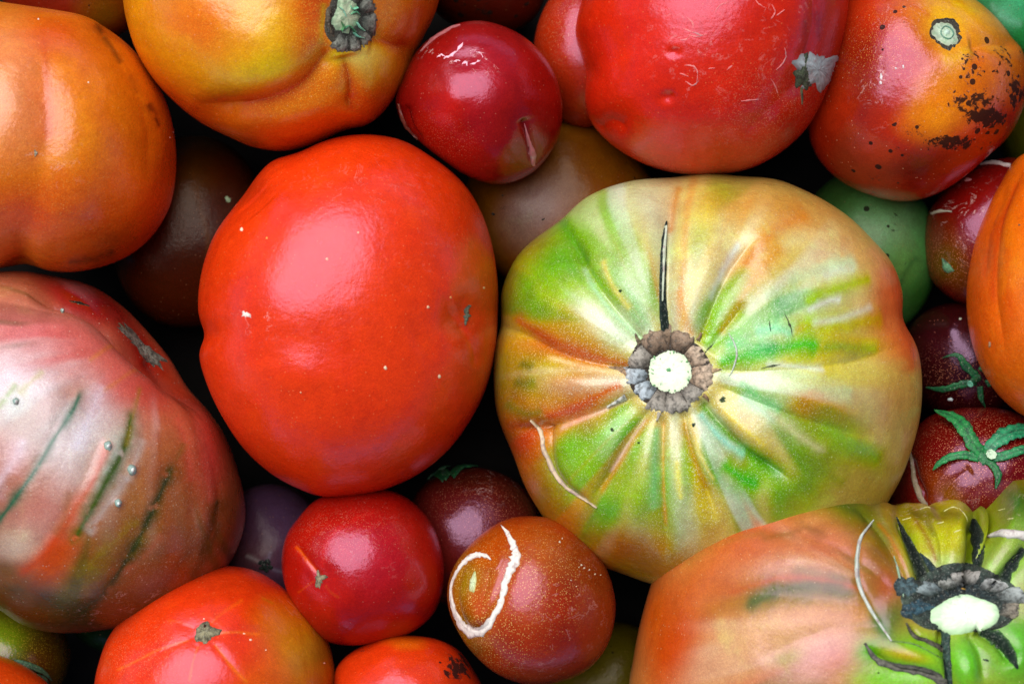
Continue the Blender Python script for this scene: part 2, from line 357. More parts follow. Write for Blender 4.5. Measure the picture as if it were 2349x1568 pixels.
# ---------------------------------------------------------------- the surface the heap lies on
def ground():
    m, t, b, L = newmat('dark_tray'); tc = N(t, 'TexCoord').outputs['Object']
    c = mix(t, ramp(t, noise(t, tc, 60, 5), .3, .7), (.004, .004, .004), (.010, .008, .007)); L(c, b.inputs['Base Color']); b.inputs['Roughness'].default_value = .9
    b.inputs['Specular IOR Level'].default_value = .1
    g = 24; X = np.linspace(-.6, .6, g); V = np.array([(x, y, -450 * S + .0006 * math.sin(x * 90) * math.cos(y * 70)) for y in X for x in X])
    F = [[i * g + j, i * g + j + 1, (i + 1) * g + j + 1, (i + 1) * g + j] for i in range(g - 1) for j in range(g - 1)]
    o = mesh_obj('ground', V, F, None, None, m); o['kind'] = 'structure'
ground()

# ---------------------------------------------------------------- skins
RED = skin('red_skin', dust=(255, 150, 90), rough=.24)
ORANGE = skin('orange_skin', (255, 190, 90), 2430, 0.36, dust=(255, 190, 110), rough=.26, spec=1.0, tint=(1, .8, .85))
GOLD = skin('gold_shoulder_skin', (255, 196, 70), 2646, 0.36, rough=.24, spec=1.1, tint=(1, .9, .8))
GREEN = skin('green_shoulder_skin', (245, 255, 225), 2430, 0.36, .27, dust=(240, 240, 200), spec=1.0, tint=(.95, 1, 1))
STRIPED = skin('striped_skin', (240, 230, 210), 2430, 0.36, .27, dust=(225, 215, 195), spec=.85, tint=(1, .84, .95))
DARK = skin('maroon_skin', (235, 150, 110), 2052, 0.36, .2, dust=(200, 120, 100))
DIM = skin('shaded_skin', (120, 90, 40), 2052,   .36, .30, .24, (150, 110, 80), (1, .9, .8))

# ================================================================ the large green-shouldered beefsteak
T1 = tomato('largest beefsteak, green and cream ribs round a pale stem scar, dark split above it',
 [(1540,408),(1640,403),(1750,417),(1850,445),(1930,490),(1990,545),(2040,610),(2064,672),(2068,735),(2096,795),(2107,860),(2105,940),(2090,1010),(2065,1080),(2035,1140),(1985,1220),(1900,1285),(1790,1320),(1680,1335),(1560,1345),(1490,1335),(1420,1310),(1340,1280),(1265,1210),(1220,1130),(1180,1050),(1143,960),(1132,885),(1134,800),(1148,742),(1150,670),(1178,600),(1220,552),(1290,500),(1350,450),(1440,418)],
 (1615, 865), -70, 400, 2.35, (220,204,140), sat=1.36, mat=GREEN, res=(512, 250), warp=9, seed=3, lump=4,
 dents=[(1350,870,80,26,5,8),(1500,600,40,110,-5,10),(1480,1060,30,120,14,8),(1530,1060,18,110,0,7),(1600,1060,22,120,-14,10),(1700,990,90,24,38,8),(1535,850,230,210,0,-46),(1535,850,95,90,0,-22),(1790,700,60,45,-20,-7),(1390,640,70,110,-35,10),(1440,560,60,90,-10,9),(1300,880,100,36,8,10),(1340,700,90,70,30,6),
  (1610,600,50,150,8,8),(1760,560,110,120,40,8),(1860,900,110,60,10,14),(1900,650,130,40,-20,12),(1930,1010,110,40,30,9),(1760,480,60,90,20,12),(1620,500,50,90,5,10),(1770,960,60,60,0,6),(1640,1060,40,110,-25,9),(1560,1110,22,110,0,8),(1480,1110,36,110,10,9),(1400,1010,60,50,-30,9),(1320,1090,50,60,0,9),(1210,1120,40,70,-30,9),(1740,1010,60,40,35,6),
  (1440,1105,30,40,0,-5),(1980,800,60,60,0,-8),(2040,720,40,40,0,-7),(1900,790,120,30,5,6),(1880,690,120,30,-15,6)],
 furrows=[([(1526,790),(1521,700),(1523,600),(1528,520),(1540,410)],26,19,1.5),([(1470,785),(1400,700),(1340,620),(1305,550),(1290,490)],30,24,1),
  ([(1450,845),(1350,830),(1250,800),(1180,762),(1140,742)],26,24,1),([(1450,905),(1380,940),(1300,965),(1230,985),(1150,980)],22,20,1),
  ([(1480,940),(1430,1020),(1395,1090),(1350,1160)],18,16,1),([(1512,950),(1515,1050),(1520,1150),(1526,1220),(1530,1300)],16,18,1),
  ([(1560,940),(1585,1040),(1620,1130),(1650,1200)],16,18,1),([(1600,915),(1660,985),(1740,1060),(1830,1110)],24,24,1),
  ([(1600,780),(1635,690),(1680,600),(1740,540)],22,20,1),([(1625,800),(1680,730),(1720,680)],20,12,1),([(1220,965),(1245,1010),(1265,1080),(1310,1130),(1370,1165)],11,12,1),
  ([(1640,880),(1760,930),(1900,980),(2040,1010)],30,10,1.2),([(1640,840),(1760,850),(1960,830),(2090,780)],30,8,1)],
 blobs=[(1280,640,130,150,-30,(165,196,70),.9),(1370,590,90,110,-30,(186,212,130),.8),(1440,660,90,90,-40,(214,226,190),.8),(1430,540,90,90,0,(206,212,132),.8),(1255,600,60,80,-30,(110,180,30),.85),(1390,740,90,50,30,(210,232,190),.75),
  (1560,560,50,140,5,(214,188,92),.9),(1650,570,60,120,20,(225,215,165),.8),(1720,470,140,60,10,(208,170,112),.8),(1830,500,90,70,25,(208,150,100),.8),(1740,620,90,60,-40,(215,160,96),.6),
  (1850,600,110,80,20,(225,205,135),.7),(1930,560,70,60,30,(214,165,125),.7),(2030,680,50,90,0,(205,98,80),.9),(2060,790,50,60,0,(215,125,92),.85),(1960,640,60,60,0,(215,150,110),.6),(1960,700,60,40,0,(222,178,130),.6),
  (1780,760,110,110,0,(196,226,150),.85),(1690,740,70,60,-40,(160,205,90),.8),(1900,740,80,30,-10,(180,195,60),.85),(1860,690,90,30,-15,(205,232,205),.7),(1960,800,80,30,0,(196,180,60),.8),
  (1860,870,110,40,0,(205,215,120),.7),(1790,905,60,40,10,(215,235,190),.6),(1985,900,90,80,0,(205,180,120),.8),(2050,900,50,110,0,(200,160,110),.7),(1920,650,90,60,10,(222,224,160),.7),(1980,850,90,36,0,(214,206,130),.7),(1900,1010,110,50,20,(185,185,70),.75),(1975,1040,60,30,30,(110,165,40),.7),
  (1980,1130,130,70,20,(176,150,90),.8),(1850,930,44,36,20,(226,142,62),.85),(1915,955,40,30,10,(215,150,90),.6),(1790,990,60,40,40,(205,220,165),.7),
  (1250,800,110,36,12,(205,120,52),.85),(1215,850,90,70,0,(168,168,42),.8),(1175,900,40,90,0,(150,110,40),.8),(1330,880,110,36,5,(222,200,170),.8),(1290,845,60,25,10,(190,180,90),.7),(1250,940,60,30,0,(198,150,60),.7),
  (1190,1010,60,80,-20,(190,88,34),1.1),(1245,1120,66,90,-30,(196,92,42),1.15),(1310,1210,110,60,30,(190,120,62),.85),(1330,1060,60,50,0,(165,190,60),.85),(1400,1030,60,50,-30,(220,228,190),.75),(1350,1100,50,50,0,(190,205,110),.6),
  (1420,1110,40,60,0,(214,170,120),.7),(1480,1090,36,90,10,(220,214,150),.75),(1470,1150,40,60,0,(130,184,60),.7),(1250,1180,80,60,30,(180,100,56),.8),(1380,1250,130,50,10,(180,110,60),.8),(1400,1180,40,30,30,(120,160,40),.7),(1530,1150,40,110,0,(135,196,70),.8),(1560,1050,26,90,0,(228,222,170),.7),
  (1600,1100,30,80,-20,(218,192,96),.75),(1660,1050,50,90,-40,(186,226,190),.8),(1700,1100,70,40,20,(100,184,40),.85),(1760,1080,60,30,35,(120,196,60),.8),(1430,1260,130,50,10,(176,112,62),.85),(1500,1300,110,50,0,(168,130,60),.9),(1590,1180,70,60,0,(190,178,84),.6),
  (1540,480,70,50,0,(196,140,72),.6),(1600,460,90,40,0,(200,150,88),.6),(1230,550,60,40,-35,(176,132,80),.8),(1165,660,30,70,5,(170,140,60),.8)],
 streaks=[([(1800,650),(1880,620),(1970,600)],22,(216,236,196),.8,.5),([(1840,700),(1900,670),(2000,640)],15,(168,196,60),.75,.5),([(1700,610),(1770,540),(1860,490)],20,(214,146,92),.75,.5),([(1780,580),(1850,540),(1930,530)],16,(232,214,160),.7,.5),([(1880,770),(1960,740),(2040,730)],16,(196,190,70),.6,.5),([(1850,800),(1930,795),(2030,800)],12,(160,186,40),.8,.5),([(1860,740),(1930,730),(2010,700)],10,(236,240,220),.7,.4),([(2050,600),(2062,680),(2085,770),(2100,860)],26,(208,112,88),.8,.4),([(1700,900),(1740,940),(1790,970)],22,(186,224,196),.75,.4),([(1780,890),(1860,890),(1960,900)],16,(214,226,180),.7,.5),([(1880,980),(1950,1010),(2020,1060)],18,(140,176,50),.75,.6),([(1830,1040),(1900,1090),(1950,1110)],20,(120,140,50),.6,.6),([(1760,940),(1830,1000),(1900,1040)],12,(226,220,180),.6,.5),([(1990,560),(2030,620),(2050,660)],16,(214,160,130),.5),([(1610,790),(1660,740),(1720,700)],20,(120,186,40),.8),([(1640,830),(1720,810),(1850,790),(1890,795)],24,(90,186,60),.9),([(1660,780),(1740,790),(1800,800)],22,(80,190,110),.7),([(1755,700),(1790,690),(1830,720)],38,(52,128,40),.9,.2),([(1730,760),(1780,750),(1830,770)],18,(150,226,180),.8),
  ([(1350,600),(1320,560),(1295,520),(1285,490)],20,(96,150,20),.85),([(1420,690),(1370,640),(1340,600)],14,(120,180,60),.7),([(1440,700),(1400,650),(1380,590)],7,(240,226,150),.8),([(1460,770),(1400,715),(1350,650),(1320,590)],6,(205,240,205),.7),
  ([(1430,835),(1340,815),(1260,790),(1200,745),(1165,720)],15,(196,98,36),.85),([(1440,862),(1360,848),(1290,832),(1230,812)],5,(248,226,180),.8),
  ([(1415,880),(1350,915),(1290,945),(1230,960)],16,(214,108,64),.9),([(1420,915),(1360,950),(1300,975),(1260,990)],6,(240,205,190),.8),
  ([(1480,960),(1440,1030),(1400,1090),(1370,1140)],8,(212,140,90),.5),([(1470,965),(1420,1045),(1385,1100)],4,(240,205,200),.7),
  ([(1512,970),(1515,1060),(1518,1150),(1525,1230)],4,(236,176,110),.85),([(1497,980),(1498,1060),(1500,1180)],13,(150,214,150),.8),([(1560,970),(1585,1050),(1625,1140)],8,(190,150,50),.8),([(1575,960),(1600,1040),(1640,1110)],5,(246,232,160),.8),([(1550,1060),(1556,1110),(1562,1150)],7,(250,240,150),.8),
  ([(1600,925),(1650,985),(1730,1055),(1810,1105)],15,(92,150,20),.9),([(1660,940),(1700,980),(1760,1030)],7,(240,230,140),.8),([(1600,950),(1650,1010),(1720,1060)],10,(170,230,215),.75),([(1650,1060),(1700,1100),(1750,1120)],20,(88,186,36),.85),
  ([(1630,680),(1660,610),(1700,550)],8,(235,240,235),.8),([(1610,760),(1630,690),(1660,630)],7,(150,160,50),.6),([(1590,770),(1570,720),(1560,640)],18,(220,150,90),.6),([(1650,760),(1690,700),(1740,620),(1800,560)],16,(214,150,80),.6),
  ([(1170,870),(1200,880),(1230,870)],14,(70,100,20),.6),([(1150,920),(1200,950),(1240,940)],14,(110,130,20),.6),([(1180,830),(1220,845)],12,(60,90,20),.6),([(1560,420),(1545,470),(1535,520)],12,(190,110,50),.6),
  ([(1880,640),(1930,620),(1960,625)],10,(226,236,214),.6),([(1850,715),(1900,690),(1930,690)],6,(245,248,235),.8),([(1760,835),(1850,845),(1900,850)],7,(236,242,225),.75),([(1700,870),(1750,920),(1800,950)],14,(120,196,130),.6)],
 radial_first='both', blob_gain=1.0, radial=(1535,850,[((222,244,226),3.2,260,.05,.5,.75,5,90,420),((96,178,30),4.2,170,.18,.45,.8,6,150,430),((206,112,52),3.6,240,.4,.4,.6,17,180,480),((236,214,110),5.5,200,.2,.45,.6,8,110,420),((250,246,214),9,160,.4,.4,.7,9,120,420),((70,140,20),7,140,.35,.35,.8,10,150,440),((240,250,240),12,260,.4,.35,.5,11,110,460),((226,120,70),11,260,.4,.35,.6,12,160,470)]),
 speck=[(1535,850,330,300,1.0),(1560,1120,130,200,.8),(1440,560,200,150,.35),(1700,1080,160,100,.5)])
e = part_empty(T1, 'stem_scar', 1535, 850)
segs = [(-86,-52,'b'),(-52,-12,'n'),(-12,30,'n'),(30,62,'g'),(62,96,'g'),(96,122,'g'),(122,158,'w'),(158,186,'w'),(186,226,'g'),(226,272,'b')]
SC = dict(b=((90,70,54),(168,142,118)), n=((150,122,98),(226,200,172)), g=((110,100,90),(190,182,168)), w=((130,142,150),(214,224,228)))
for k, (a0, a1, q) in enumerate(segs):
    segment(T1, e, 1535, 852, a0 - 1, a1 + 1, 50, 100 + (5, -7, 2, -3, 7)[k % 5], 11, SC[q][0], SC[q][1], 20 + k, sq=(1.0, .93), spike=(0, .12)[k % 2])
reparent(blotch(T1, 1535, 851, 97, 91, 'scar_base', CORK, (58,48,40), height=3.5, amp=.05, seed=8, dome=False, m=60, rings=12), e)
reparent(blotch(T1, 1538, 852, 58, 58, 'stem_core', PLUG, (248,250,226), (196,224,176), height=13, spikes=12, amp=.055, seed=4, rings=8, m=56, tone=.05), e)
reparent(blotch(T1, 1535, 848, 20, 18, 'core_pit', PLUG, (90,160,100), (200,226,180), height=14, amp=.1, seed=9, m=16), e)
for k in range(15):
    aa = R(k * 24 + 7 * math.sin(k * 3)); fr = 43 + 6 * math.sin(k * 2.3)
    reparent(blotch(T1, 1537 + fr * math.cos(aa), 852 + fr * math.sin(aa), 5 + 2 * math.sin(k), 3, 'core_fleck', PLUG, (110,176,110), (180,220,160), height=9, amp=.5, seed=k, m=12, rings=3, ang=math.degrees(aa) + 30), e)
for pts, wd, cc in (([(1440,856),(1420,846),(1396,843)],[9,5,.5],(160,130,100)),([(1436,910),(1415,921),(1392,932)],[9,4,.5],(205,205,195)),([(1469,790),(1461,776),(1456,765)],[7,4,.5],(120,104,80)),([(1634,850),(1646,848),(1655,846)],[7,4,.5],(190,160,120)),
                    ([(1612,905),(1622,912),(1626,920)],[6,4,.5],(150,120,90)),([(1513,945),(1509,958),(1505,966)],[6,3,.5],(190,180,160)),([(1600,782),(1606,770),(1607,762)],[6,3,.5],(150,120,90))):
    reparent(ribbon(T1, pts, wd, 'scar_spike', CORK, 4, cc, jag=.08, seed=int(pts[0][0])), e)
ribbon(T1, [(1530,790),(1524,740),(1520,680),(1521,610),(1524,550),(1528,508)], [11,11,9,8,7,.8], 'growth_crack', SPLIT, 5, (20,36,32), (30,50,40), jag=.06, seed=3, groove=3, label='dark open split running up from the stem scar')
ribbon(T1, [(1517,690),(1519,640),(1521,590),(1526,520)], [1,3,4,3], 'crack_filling', PALE, 6.5, (196,205,180), (120,130,90), jag=.2, seed=4)
ribbon(T1, [(1218,962),(1240,990),(1252,1040),(1280,1095),(1318,1130),(1370,1163)], [.6,5,6,6,5,.6], 'growth_crack', PALE, 5, (214,190,160), (120,110,60), jag=.2, seed=5, label='pale raised crack on the lower left shoulder')
ribbon(T1, [(1672,764),(1686,790),(1690,815),(1680,850),(1672,862)], [.6,2.6,3,2,.6], 'growth_crack', PALE, 2.5, (205,214,200), (90,140,60), jag=.15, seed=6, label='short thin curved crack beside the stem scar')
for (x, y, r) in ((1658,916,9),(1591,974,6),(1404,985,6),(1423,667,5),(1465,1015,4)): blotch(T1, x, y, r, r, 'blemish', SPLIT, (40,56,34), (120,150,60), height=.8, amp=.3, seed=int(x), m=12, rings=4)
for pts in ([(1640,785),(1625,800),(1612,815)],[(1800,720),(1812,745),(1818,770)],[(1765,735),(1768,760)],[(1745,845),(1790,835)]): ribbon(T1, pts, [.5,2.4,.6], 'blemish', SPLIT, 1, (70,80,50), jag=.4, seed=int(pts[0][1]))

# ================================================================ big red, left of centre
T2 = tomato('big plain red tomato left of centre, tiny grey blossom scar near its right edge',
 [(690,352),(760,322),(840,311),(920,323),(985,358),(1050,408),(1095,468),(1126,550),(1141,640),(1142,720),(1135,810),(1115,890),(1080,962),(1030,1030),(970,1080),(900,1115),(830,1133),(745,1137),(680,1115),(620,1080),(560,1022),(510,945),(480,880),(462,815),(468,765),(461,700),(470,620),(495,545),(530,490),(562,446),(594,404),(632,370)],
 (802, 722), -30, 350, 2.75, (236,52,6), mat=RED, res=(384, 190), seed=11, lump=5, warp=16,
 dents=[(1068,722,38,46,0,-16),(850,850,200,110,10,-11),(620,700,120,90,20,8),(800,520,150,110,0,9),(690,860,120,50,10,8),(560,440,60,60,0,-4),(470,770,50,30,0,-8),(960,700,80,120,0,-5),(930,470,60,60,0,5)],
 furrows=[([(1068,722),(1000,760),(940,800)],60,4,1.8),([(1068,740),(1090,800),(1090,850)],12,4,1.2),([(575,452),(600,480)],50,3,1.8)],
 blobs=[(640,840,150,60,10,(238,92,30),.5),(790,480,160,60,10,(226,70,36),.4),(1100,750,60,200,0,(196,28,6),.6),(520,600,60,120,0,(214,40,10),.5),(560,700,90,90,0,(228,58,16),.4),(830,1020,200,90,0,(228,44,6),.5),(1010,560,60,80,0,(214,30,8),.5),(575,430,40,40,0,(150,90,30),.4)],
 streaks=[([(1070,740),(1085,790),(1095,850)],4,(236,84,36),.7),([(1074,705),(1095,680),(1115,650)],4,(226,74,36),.7),([(1060,735),(1050,790)],3,(226,70,30),.5),([(1078,725),(1110,735)],3,(226,74,30),.6),([(1072,700),(1080,660)],3,(226,70,30),.5)],
 scuff=[(840,430,160,70,.25),(600,720,60,50,.6),(1000,600,90,90,.15)])
ribbon(T2, [(1079,700),(1070,712),(1070,728),(1066,745)], [2,7,6,2], 'blossom_scar', CORK, 3, (110,116,98), (70,60,40), jag=.35, seed=2)
for (x, y, r, cc) in ((554,526,5,(245,220,190)),(612,546,3,(240,160,70)),(750,594,4,(250,200,170)),(822,533,3,(250,200,170)),(884,843,5,(250,225,185)),(1008,863,5,(245,215,175)),(982,704,4,(245,205,160)),(1034,682,3.4,(240,160,80)),(563,720,9,(252,238,225)),(1110,660,3,(240,200,150)),(690,900,2.5,(245,190,140))):
    blotch(T2, x, y, r, r * 1.15, 'blemish', PALE, cc, (200,70,30), height=1.2, amp=.5 if r > 6 else .15, seed=int(x), m=12, rings=4, spikes=5 if r > 6 else 0)

# ================================================================ striped purple-green beefsteak, left
T3 = tomato('large pinkish brown beefsteak with green stripes and raised pale bumps, left edge',
 [(-60,640),(20,622),(100,628),(200,652),(270,697),(330,757),(382,822),(422,888),(470,942),(510,1000),(540,1080),(558,1160),(552,1230),(520,1300),(465,1360),(380,1412),(260,1438),(150,1447),(70,1430),(20,1400),(-60,1350),(-150,1270),(-210,1150),(-230,1000),(-210,850),(-150,720)],
 (170, 1050), -60, 360, 2.3, (190,122,92), sat=1.2, mat=STRIPED, res=(448, 220), warp=12, seed=21, lump=7,
 dents=[(340,800,90,36,42,-26),(140,980,130,80,50,9),(247,1022,12,14,0,5),(303,1076,13,14,0,6),(270,1153,10,12,0,5),(37,920,10,10,0,4),(250,1060,34,90,28,7),(60,1130,60,90,30,6),(430,950,36,90,-30,9),(470,1050,36,110,-14,6),(0,1330,90,60,30,-8)],
 furrows=[([(60,672),(150,685),(220,715),(280,765),(335,812),(385,858),(430,910),(470,970)],20,26,1.05),([(180,870),(110,1010),(40,1130),(-20,1230)],20,2,1.6),([(300,940),(280,1050),(220,1170),(150,1270)],22,2.4,1.6),([(400,1040),(370,1140),(300,1270),(230,1370)],22,2.4,1.6),
   ([(360,850),(420,1000),(450,1150),(430,1300)],26,3,1.6),([(230,1000),(200,1080),(150,1170),(60,1290)],20,2.4,1.6),([(410,900),(470,1020),(500,1150),(490,1260)],16,3,1.5),([(350,790),(400,850),(440,920)],10,6,1.2)],
 blobs=[(50,920,170,130,30,(222,196,206),.9),(150,1000,120,170,35,(230,222,222),.9),(100,780,170,70,10,(212,120,122),.8),(330,900,110,60,30,(208,92,84),.8),(220,830,110,60,30,(214,120,112),.7),(200,680,150,34,22,(150,16,34),1),(370,790,110,40,48,(140,20,26),.95),(440,900,70,40,55,(130,18,20),.9),  # pale left blobs: pale pigment together with a painted highlight
  (330,1120,120,150,20,(186,128,84),.95),(420,1130,100,160,10,(160,96,64),.9),(350,1260,120,70,-20,(140,92,52),.9),(470,1050,40,140,-12,(190,76,72),.85),(520,1200,50,110,0,(120,70,40),.85),(250,1300,150,80,-30,(150,92,54),.9),(400,1330,110,60,-30,(112,70,40),.85),(90,1180,60,110,35,(206,150,140),.8),(30,1250,60,60,0,(216,190,170),.8),
  (120,1280,40,110,45,(205,90,50),.8),(250,1060,36,90,28,(214,228,216),.85),(60,1090,50,60,30,(190,120,86),.6),(10,1080,40,90,20,(205,130,110),.6),(30,1385,130,60,20,(16,54,10),.97),(180,1410,160,40,0,(40,50,16),.9),(150,1400,130,36,10,(50,56,20),.8),(190,1330,70,30,-40,(136,126,30),.7),(10,1310,60,30,20,(120,80,30),.8),(300,1390,110,36,-15,(70,56,26),.8),(40,960,60,60,0,(190,214,200),.6),(170,900,30,20,0,(205,160,130),.5)],
 streaks=[([(240,880),(200,960),(170,1040)],16,(236,226,238),.6,.4),([(330,1000),(310,1060),(290,1110)],12,(216,206,200),.5,.4),([(400,950),(430,1030),(440,1110)],8,(200,96,84),.6,.3),([(360,980),(370,1060),(360,1130)],8,(150,84,56),.5,.4),([(60,1000),(20,1070),(-20,1140)],16,(230,214,226),.6,.4),([(260,1330),(330,1280),(380,1220)],10,(190,110,84),.5,.4),([(430,1330),(480,1260),(510,1190)],9,(60,60,30),.6,.5),([(30,1330),(110,1260),(170,1170),(220,1090),(250,1000)],15,(200,78,46),.75,.4),([(185,885),(170,935),(120,1010),(70,1090),(20,1160),(-20,1210)],9,(40,100,74),.95,.45),([(40,880),(0,930),(-40,980)],7,(150,180,110),.7,.5),([(100,850),(40,910)],8,(190,190,130),.6,.6),([(300,930),(292,1000),(270,1060),(240,1110),(205,1180),(158,1255)],13,(60,92,12),.97,.5),([(325,880),(300,970),(290,1030)],5,(150,130,60),.6,.8),
  ([(402,1050),(380,1120),(345,1195),(300,1275),(230,1370),(170,1420)],14,(44,58,10),.97,.5),([(420,1010),(405,1060)],8,(120,100,50),.5,.8),([(500,1140),(485,1220),(450,1290)],10,(44,52,20),.85,.6),([(170,1330),(260,1240),(330,1190)],16,(150,130,50),.4,.6),
  ([(200,1230),(260,1140),(300,1090)],14,(196,186,184),.5,.5),([(440,960),(470,1060),(480,1160)],8,(205,110,96),.6,.4),([(405,900),(440,1000),(450,1100)],10,(150,80,60),.5,.4),([(30,1080),(-10,1140)],12,(150,90,60),.5),([(160,1120),(150,1180),(120,1230)],12,(160,110,70),.5,.4),
  ([(290,760),(250,790),(200,830)],5,(214,150,80),.5),([(330,830),(290,860),(230,900)],5,(214,150,80),.4),([(380,1340),(440,1260),(500,1200)],10,(96,60,36),.5)],
 radial_first='both', blob_gain=1.1, radial=(345,770,[((226,220,218),7,420,.15,.5,.5,5,150,480),((190,80,50),9,420,.3,.4,.5,6,60,640),((120,70,40),10,500,.25,.4,.55,7,200,700),((232,236,232),13,300,.45,.3,.35,8,200,460),((60,80,24),15,300,.5,.3,.7,9,280,660),((214,130,110),8,300,.3,.4,.35,10,40,500)]),
 speck=[(400,1200,200,250,.22)], scuff=[(300,1400,140,50,.8)])
blotch(T3, 330, 800, 62, 15, 'blossom_scar', CORK, (132,142,128), (60,50,34), height=3, spikes=11, amp=.38, seed=6, ang=44, m=54, tone=.3)
ribbon(T3, [(158,690),(180,694),(205,702)], [.6,5,.8], 'growth_crack', SPLIT, .6, (14,12,10), (150,130,60), seed=2)
ribbon(T3, [(272,740),(285,752),(296,766)], [.6,3,.8], 'growth_crack', CORK, 1.2, (110,110,80), seed=3)
for (x, y, r) in ((248,1022,8),(303,1077,9),(271,1153,7),(37,920,6),(143,712,4)):
    blotch(T3, x, y, r * 1.35, r * 1.6, 'raised_bump', PALE, (150,176,168), (86,92,60), height=3, amp=.15, seed=int(x), m=16, rings=5); blotch(T3, x + 1, y + 1, r * .6, r * .7, 'bump_tip', PALE, (236,245,238), (200,220,214), height=6, amp=.15, seed=int(y), m=12, rings=4)

# ================================================================ orange, left edge above
T4 = tomato('large smooth orange tomato at the left edge with thin brown bruises on its shoulder',
 [(-60,-6),(0,8),(60,18),(140,29),(205,43),(262,76),(310,120),(350,178),(381,240),(398,320),(399,395),(386,468),(352,530),(308,574),(250,605),(180,622),(120,622),(72,610),(42,606),(5,613),(-80,618),(-180,560),(-240,440),(-260,300),(-230,150),(-160,40)],
 (100, 318), -10, 310, 2.35, (236,136,52), mat=ORANGE, res=(352, 180), warp=22, seed=31, lump=8,
 dents=[(80,380,60,160,8,-9),(50,600,30,60,0,-14),(0,230,60,150,8,9),(200,330,80,200,5,6)], furrows=[([(90,120),(110,300),(80,480),(50,610)],50,6,1.6),([(215,50),(290,160),(340,300),(330,440)],36,6,1.4)],
 blobs=[(20,220,110,200,0,(240,160,110),.8),(300,300,80,200,0,(222,120,26),.7),(250,520,90,70,-30,(196,104,30),.7),(60,500,130,110,0,(228,84,14),.75),(180,440,90,70,0,(226,104,24),.6),(130,80,90,50,10,(222,84,46),.7),(230,110,60,60,0,(218,110,34),.7),(370,420,40,120,10,(180,76,20),.6),(280,560,90,40,-30,(130,74,20),.5),(70,250,40,150,0,(214,96,60),.4)],
 streaks=[([(215,52),(240,80),(262,105),(285,150)],6,(80,40,12),.75,.7),([(340,235),(352,262),(364,296)],6,(110,50,14),.85,.5),([(300,170),(320,220)],7,(150,70,20),.5,.7),([(150,608),(220,600),(270,575)],7,(60,50,14),.6,.8),([(100,80),(110,200),(100,330)],14,(214,84,46),.5)],
 speck=[(120,500,260,190,.35)], scuff=[(100,370,90,60,.5),(60,240,150,150,.15)])
blotch(T4, 82, 352, 6, 7, 'blossom_scar', CORK, (190,178,150), (120,70,30), height=2, spikes=5, amp=.4, seed=2, m=14, rings=4)
for (x, y, r) in ((203,189,3),(398,304,2.5),(88,44,3),(390,316,2.5)): blotch(T4, x, y, r, r, 'blemish', PALE, (245,220,200), height=1, seed=int(x), m=8, rings=3)

# ================================================================ orange-yellow with the torn stem, top
T5 = tomato('large orange and yellow tomato at the top with grey and mint torn stem scar',
 [(288,0),(298,60),(318,120),(353,180),(400,232),(460,281),(520,311),(580,336),(650,344),(720,327),(790,296),(840,284),(882,250),(922,190),(950,125),(976,72),(1002,15),(1012,-60),(985,-150),(900,-230),(780,-280),(620,-290),(450,-250),(340,-150),(295,-60)],
 (645, 30), 0, 320, 2.3, (242,146,16), mat=GOLD, res=(416, 200), warp=16, seed=41, lump=5,
 dents=[(800,50,110,110,0,-30),(600,130,130,90,-20,14),(860,170,60,70,0,10),(700,250,130,36,-12,12),(930,20,36,90,0,7),(450,60,130,130,0,5)],
 furrows=[([(775,110),(735,165),(690,205),(620,235),(530,250),(440,235)],30,17,1.5),([(800,130),(812,190),(800,260)],26,12,1.2),([(860,90),(920,110),(960,110)],24,10,1.2)],
 blobs=[(340,60,60,110,-10,(238,168,20),.8),(470,180,130,50,32,(240,170,10),.85),(620,160,120,45,-8,(246,222,4),1),(590,70,110,120,0,(244,196,80),.8),(470,50,80,80,0,(236,116,44),.7),(420,230,110,50,35,(228,84,8),.7),(560,270,110,40,15,(216,94,14),.7),(720,110,50,110,10,(222,96,14),.6),(730,0,60,70,0,(226,84,24),.7),
  (850,150,40,40,-30,(240,240,150),.95),(795,140,26,22,0,(236,214,0),.9),(880,170,50,50,0,(238,190,70),.6),(860,90,20,40,0,(230,200,30),.8),(640,320,150,30,0,(190,90,16),.6),(930,60,60,110,0,(222,116,20),.7),(860,240,70,50,-40,(210,88,12),.7),(650,220,90,30,-20,(232,130,20),.6),(540,100,60,60,0,(240,150,60),.5)],
 streaks=[([(770,115),(735,165),(690,205),(620,238),(540,248)],11,(205,72,10),.75,.2),([(805,150),(812,200),(800,260)],14,(205,72,8),.7,.2),([(745,110),(750,60),(752,0)],8,(206,160,10),.8),([(865,100),(900,108),(950,105)],9,(205,84,14),.6),([(450,300),(540,318),(600,335)],10,(150,96,30),.5)],
 speck=[(790,120,330,230,1.0),(600,150,200,160,.6)])
e = part_empty(T5, 'stem_scar', 805, 55)
reparent(blotch(T5, 803, 45, 58, 76, 'scar_base', CORK, (60,62,56), (80,76,64), height=3.5, dome=False, rings=10, amp=.12, seed=8, ang=12, m=36), e)
for k, (a0, a1) in enumerate([(88,130),(58,88),(30,58),(-14,30),(-52,-14),(-90,-52)]):
    segment(T5, e, 798, 44, a0 + 1, a1 - 1, 34, 78, 8, (44,50,46), (160,160,146), 60 + k, sq=(.86, 1.02), spike=.12)
segment(T5, e, 798, 44, 132, 212, 44, 60, 5, (60,50,40), (110,96,78), 70, sq=(.86, 1.15))
reparent(blotch(T5, 792, 32, 38, 52, 'stem_core', PLUG, (206,220,180), (110,170,130), height=10, spikes=7, amp=.16, seed=14, rings=8, m=40, ang=12, tone=.14), e)
